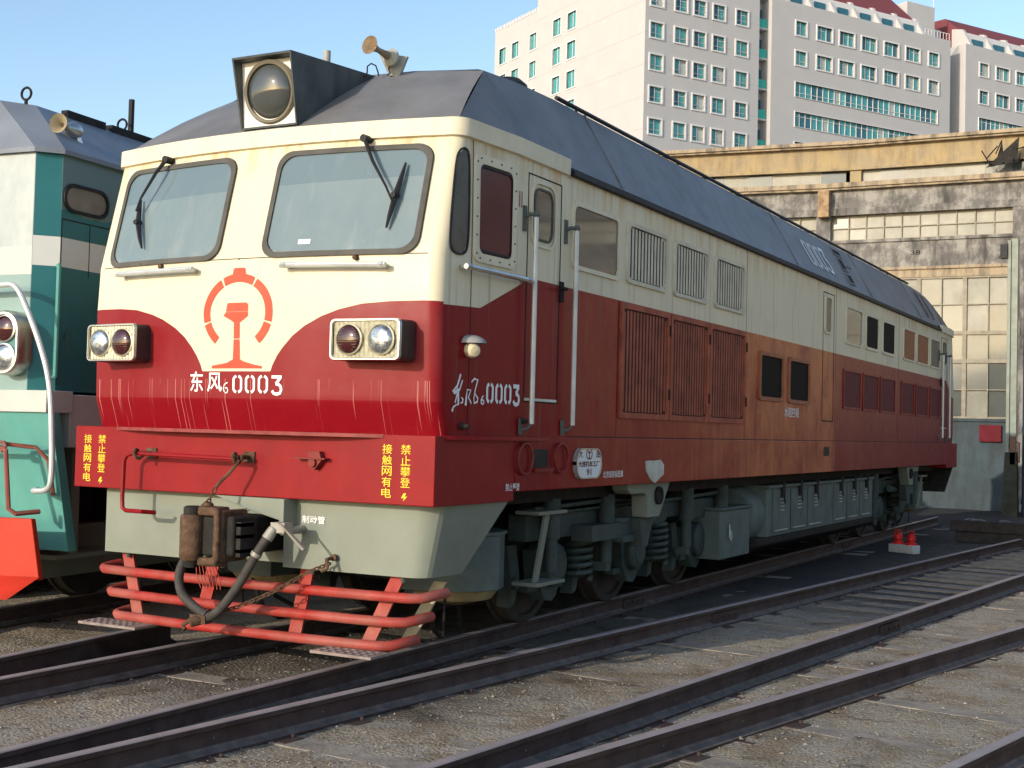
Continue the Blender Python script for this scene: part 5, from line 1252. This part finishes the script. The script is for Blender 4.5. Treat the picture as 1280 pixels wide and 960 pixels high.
# --- tower 1
B1 = office('office_tower', 'tallest pale office tower left of centre, with square white-framed windows', 0)
rr = rows_of([46.15-3.25*i+3.25 for i in range(0, 14)]); cols_ = [(.65, 2.2), (3.7, 5.2), (6.1, 7.6), (8.6, 10.1), (11.65, 13.2)]
holes = [(a, b, z-1.52, z) for a, b in cols_ for z in rr]
wall_holes(B1, 0, 14.8, 0, 53, holes)
for a, b, z0, z1 in holes: win_r(B1, a, b, z0, z1, 2)
lr = rows_of([47.4-3.25*i for i in range(0, 13)]); holes = [(a, b, z-1.85, z) for a, b in ((12.8, 14.5), (15.9, 17.5)) for z in lr]
wall_holes(B1, 0, 21.0, 0, 51.6, holes, 'y')
for a, b, z0, z1 in holes: win_l(B1, a, b, z0, z1)
holes = [(a, b, z-1.85, z) for a, b in ((22.1, 23.6), (26.1, 27.7), (29.1, 30.7)) for z in lr]
wall_holes(B1, 21.0, 31.9, 0, 50.0, holes, 'y', .6)
for a, b, z0, z1 in holes: win_l(B1, a, b, z0, z1, .6)
mb = MB()
mb.add([(0, 0, 51.6), (0, 21, 51.6), (14.8, 21, 51.6), (14.8, 0, 53), (0, 0, 53), (0, 21, 53), (14.8, 21, 53)], [(0, 1, 5, 4), (3, 4, 5, 6)])
mb.add([(.6, 21, 50), (.6, 31.9, 50), (14.8, 31.9, 50), (14.8, 21, 50), (.6, 31.9, 0), (14.8, 31.9, 0)], [(0, 1, 2, 3), (1, 4, 5, 2)])
mb.add([(0, 21, 0), (.6, 21, 0), (.6, 21, 53), (0, 21, 53), (14.8, 0, 0), (14.8, 31.9, 0), (14.8, 31.9, 50), (14.8, 21, 50), (14.8, 21, 53), (14.8, 0, 53)], [(0, 1, 2, 3), (4, 5, 6, 7, 8, 9)])
mb.box(-.3, .0, 9, 9.5, 0, .1)
mb.build('side_wall', OFF_STONE, B1, fixn=False)
mb = MB()
for i in range(30): mb.box(.55, .75, 21.2+i*.36, 21.38+i*.36, 50, 50.45)
for i in range(50): mb.box(-.05, .15, .3+i*.41, .5+i*.41, 51.6, 52.05)
mb.build('parapet_teeth', OFF_FR, B1)
mb = MB()
for z in [3.25*i+z_off+.55 for i in range(1, 16)]:
    mb.box(.0, 14.8, -.012, -.0, z-1.0, z-.955) if z < 52 else None
    mb.box(-.012, .0, 0, 21, z-1.0, z-.955) if z < 51 else None
mb.build('cladding_joint', simple('joint_grey', (.46, .43, .42), .8), B1)
# --- recess with balconies between tower and middle block
B2 = office('office_block', 'long pale office block with two ribbon windows and red mansard roof, right of the tower', 14.8)
def rel(s): return s-14.8
mb = MB(); mb.add([(0, 1.6, 0), (1.7, 1.6, 0), (1.7, 1.6, 56), (0, 1.6, 56)], [(0, 1, 2, 3)]); mb.build('recess_wall', OFF_STONE, B2, fixn=False)
for i in range(12):
    z = 50.6-3.25*i
    mb = MB(); mb.box(.05, 1.65, .7, .8, z-2.0, z-1.05); o = mb.build('balcony', OFF_BAL, B2); mb = MB(); mb.box(.02, 1.68, .6, 1.6, z-2.2, z-2.0); mb.build('balcony_slab', OFF_STONE, o)
    mb = MB(); mb.box(.1, 1.6, 1.50, 1.58, z-1.9, z+.25); mb.build('recess_window', OFF_GLD, B2)
c4 = [(22.95, 25.15), (26.25, 28.45), (29.6, 31.8), (33.1, 35.3), (36.5, 38.7)]
rws = rows_of([46.45, 43.2]); holes = []
for z in rws:
    holes += [(rel(19.9), rel(21.4), z-1.5, z), (rel(40.2), rel(41.8), z-1.5, z)]+[(rel(a), rel(b), z-1.5, z) for a, b in c4]
rib = [(rel(19.9), rel(41.7), z+z_off-1.6, z+z_off) for z in (39.85, 36.6, 33.35, 30.1, 26.9, 23.6, 20.3, 17)]
wall_holes(B2, rel(16.5), rel(43.8), 0, 48.6, holes+rib)
for h in holes: win_r(B2, *h, 2 if h[1]-h[0] < 1.8 else 3)
for h in rib: win_r(B2, *h, 26)
mb = MB(); mb.add([(rel(16.5), 0, 0), (rel(16.5), 14, 0), (rel(16.5), 14, 48.6), (rel(16.5), 0, 48.6), (rel(43.8), 0, 0), (rel(43.8), 14, 0), (rel(43.8), 14, 48.6), (rel(43.8), 0, 48.6)], [(0, 1, 2, 3), (4, 7, 6, 5), (2, 3, 7, 6), (1, 5, 6, 2)])
mb.build('side_wall', OFF_STONE, B2, fixn=False)
def mansard(B, x0_, x1_, z, n, top=5.3, dep=3.6):
    mb = MB(); mb.add([(x0_, 1.2, z+1.6), (x1_, 1.2, z+1.6), (x1_-.6, 1.2+dep, z+top), (x0_+.6, 1.2+dep, z+top), (x1_, 9, z+top), (x0_, 9, z+top), (x0_, 1.2, z), (x1_, 1.2, z), (x0_, 9, z), (x1_, 9, z)],
                      [(0, 1, 2, 3), (3, 2, 4, 5), (1, 7, 9, 4, 2), (0, 3, 5, 8, 6), (5, 4, 9, 8)]); mb.build('mansard_roof', MANS, B, fixn=False)
    mb = MB(); mb.add([(x0_, 1.0, z), (x1_, 1.0, z), (x1_, 1.0, z+1.75), (x0_, 1.0, z+1.75)], [(0, 1, 2, 3)]); mb.build('dormer_wall', OFF_FR, B, fixn=False)
    st_ = (x1_-x0_)/n
    for i in range(n+1):
        x = x0_+i*st_; mb = MB(); mb.prism([(.1, z), (3.0, z), (3.0, z+2.6), (1.4, z+2.2)], 'x', x-.22, x+.22); mb.build('dormer_fin', OFF_STONE, B)
        if i < n:
            mb = MB(); mb.box(x+.9, x+st_-.9, .9, .99, z+.3, z+1.1); mb.build('dormer_window', OFF_GLD, B)
mansard(B2, rel(19.0), rel(39.6), 48.6, 6)
mb = MB(); mb.box(rel(39.8), rel(44.4), 3, 9, 48.6, 53.4); mb.box(rel(44.4), rel(46.5), 4, 9, 45, 51.3); mb.build('plant_room', OFF_STONE, B2)
mb = MB()
for i in range(9): mb.cyl((rel(39.9+i*.5), .3, 48.6), (rel(39.9+i*.5), .3, 49.5), .03, n=5)
mb.box(rel(39.9), rel(44), .28, .34, 49.45, 49.52); mb.cyl((rel(44.2), 3, 53.4), (rel(44.2), 3, 55.2), .05, n=5); mb.build('roof_railing', OFF_FR, B2)
# --- third block
B3 = office('office_block', 'pale office block cut by the right edge, with a red mansard roof', 43.8)
def rel3(s): return s-43.8
holes = []
for z in rows_of([46.6, 43.3]):
    holes += [(rel3(48.8), rel3(50.3), z-1.5, z)]+[(rel3(a), rel3(a+2.3), z-1.5, z) for a in (51.7, 55.3, 58.9, 62.5, 66.1)]
rib = [(rel3(48.7), rel3(69), z+z_off-1.6, z+z_off) for z in (40.05, 36.8, 33.5, 30.2)]
wall_holes(B3, rel3(46.4), rel3(71), 0, 48.75, holes+rib)
for h in holes: win_r(B3, *h, 2 if h[1]-h[0] < 1.8 else 3)
for h in rib: win_r(B3, *h, 26)
mb = MB(); mb.add([(rel3(46.4), 0, 0), (rel3(46.4), 14, 0), (rel3(46.4), 14, 48.75), (rel3(46.4), 0, 48.75), (rel3(71), 0, 0), (rel3(71), 14, 0), (rel3(71), 14, 48.75), (rel3(71), 0, 48.75)], [(0, 1, 2, 3), (4, 7, 6, 5), (2, 3, 7, 6), (1, 5, 6, 2)])
mb.add([(rel3(43.8), 2.2, 0), (rel3(46.4), 2.2, 0), (rel3(46.4), 2.2, 47.2), (rel3(43.8), 2.2, 47.2)], [(0, 1, 2, 3)]); mb.build('side_wall', OFF_STONE, B3, fixn=False)
mansard(B3, rel3(47.6), rel3(70), 48.75, 6, 4.5)

# =================================================================== SMALL THINGS
TT = simple('stacked_timber', (.05, .042, .038), .9, var=.35, scale=7, bump=.8, bscale=30)
for i, (z, x0_, lab) in enumerate(((-.17, 2.02, 'dark squared timber lying on the ground across the track end, under another'), (.03, 1.93, 'dark squared timber lying on top of another across the track end'))):
    mb = MB(); mb.box(0, 3.4, -.14, .14, 0, .195); o = mb.build('timber_baulk', TT, None, bevel=.012); o.location = (x0_, 17.75, z+.003*i); o.rotation_euler = (0, 0, R_(-5+i)); tag(o, lab, 'timber', 'timbers stacked across the track end')
mb = MB(); mb.box(-.24, .24, -.10, .10, 0, .14); blk = mb.build('concrete_block', simple('pale_block', (.5, .5, .47), .85, var=.15, scale=9, bump=.5, bscale=40), None, bevel=.012); blk.location = (1.72, 14.6, -.175); blk.rotation_euler = (0, 0, R_(-25)); tag(blk, 'pale concrete block beside the rail carrying two small red lamps', 'concrete block')
def red_lamp(x, y, lab):
    r = empty('signal_lamp', lab, 'lamp', (x, y, -.034), 0, 'red lamps on the concrete block'); mb = MB(); mb.lathe([(0, .10), (.03, .10), (.04, .06), (.06, .05)], (0, 0, 0), (0, 0, 1), 16); mb.build('lamp_base', SIGRED, r)
    mb = MB(); mb.lathe([(.06, .055), (.08, .075), (.14, .07), (.17, .04), (.185, .03)], (0, 0, 0), (0, 0, 1), 16); mb.build('lamp_body', SIGRED, r)
    mb = MB(); mb.tube([(-.05, 0, .17), (-.045, 0, .215), (0, 0, .235), (.045, 0, .215), (.05, 0, .17)], .008, 6); mb.build('handle', SIGRED, r)
red_lamp(1.61, 14.66, 'small red signal lamp on the concrete block, nearer the locomotive'); red_lamp(1.84, 14.55, 'small red signal lamp on the concrete block, nearer the rail')
# rubble by the engine's far end
for i, (x, y, s) in enumerate(((1.5, 23.5, .22), (2.0, 24.1, .16), (1.2, 24.4, .14))):
    mb = MB(); rnd = random.Random(i); 
    ring_ = [(s*rnd.uniform(.8, 1.1)*math.cos(R_(a)), s*.7*rnd.uniform(.8, 1.1)*math.sin(R_(a))) for a in range(0, 360, 50)]
    mb.grid([[(a, b, 0) for a, b in ring_], [(a*.9, b*.9, s*.35) for a, b in ring_], [(a*.3, b*.3, s*.55) for a, b in ring_]], closed=True)
    o = mb.build('rubble_lump', CONC, None); o.location = (x, y, -.18); tag(o, ('largest', 'middle-sized', 'smallest')[i]+' lump of broken concrete on the ground behind the red locomotive', 'rubble', 'rubble behind the locomotive')
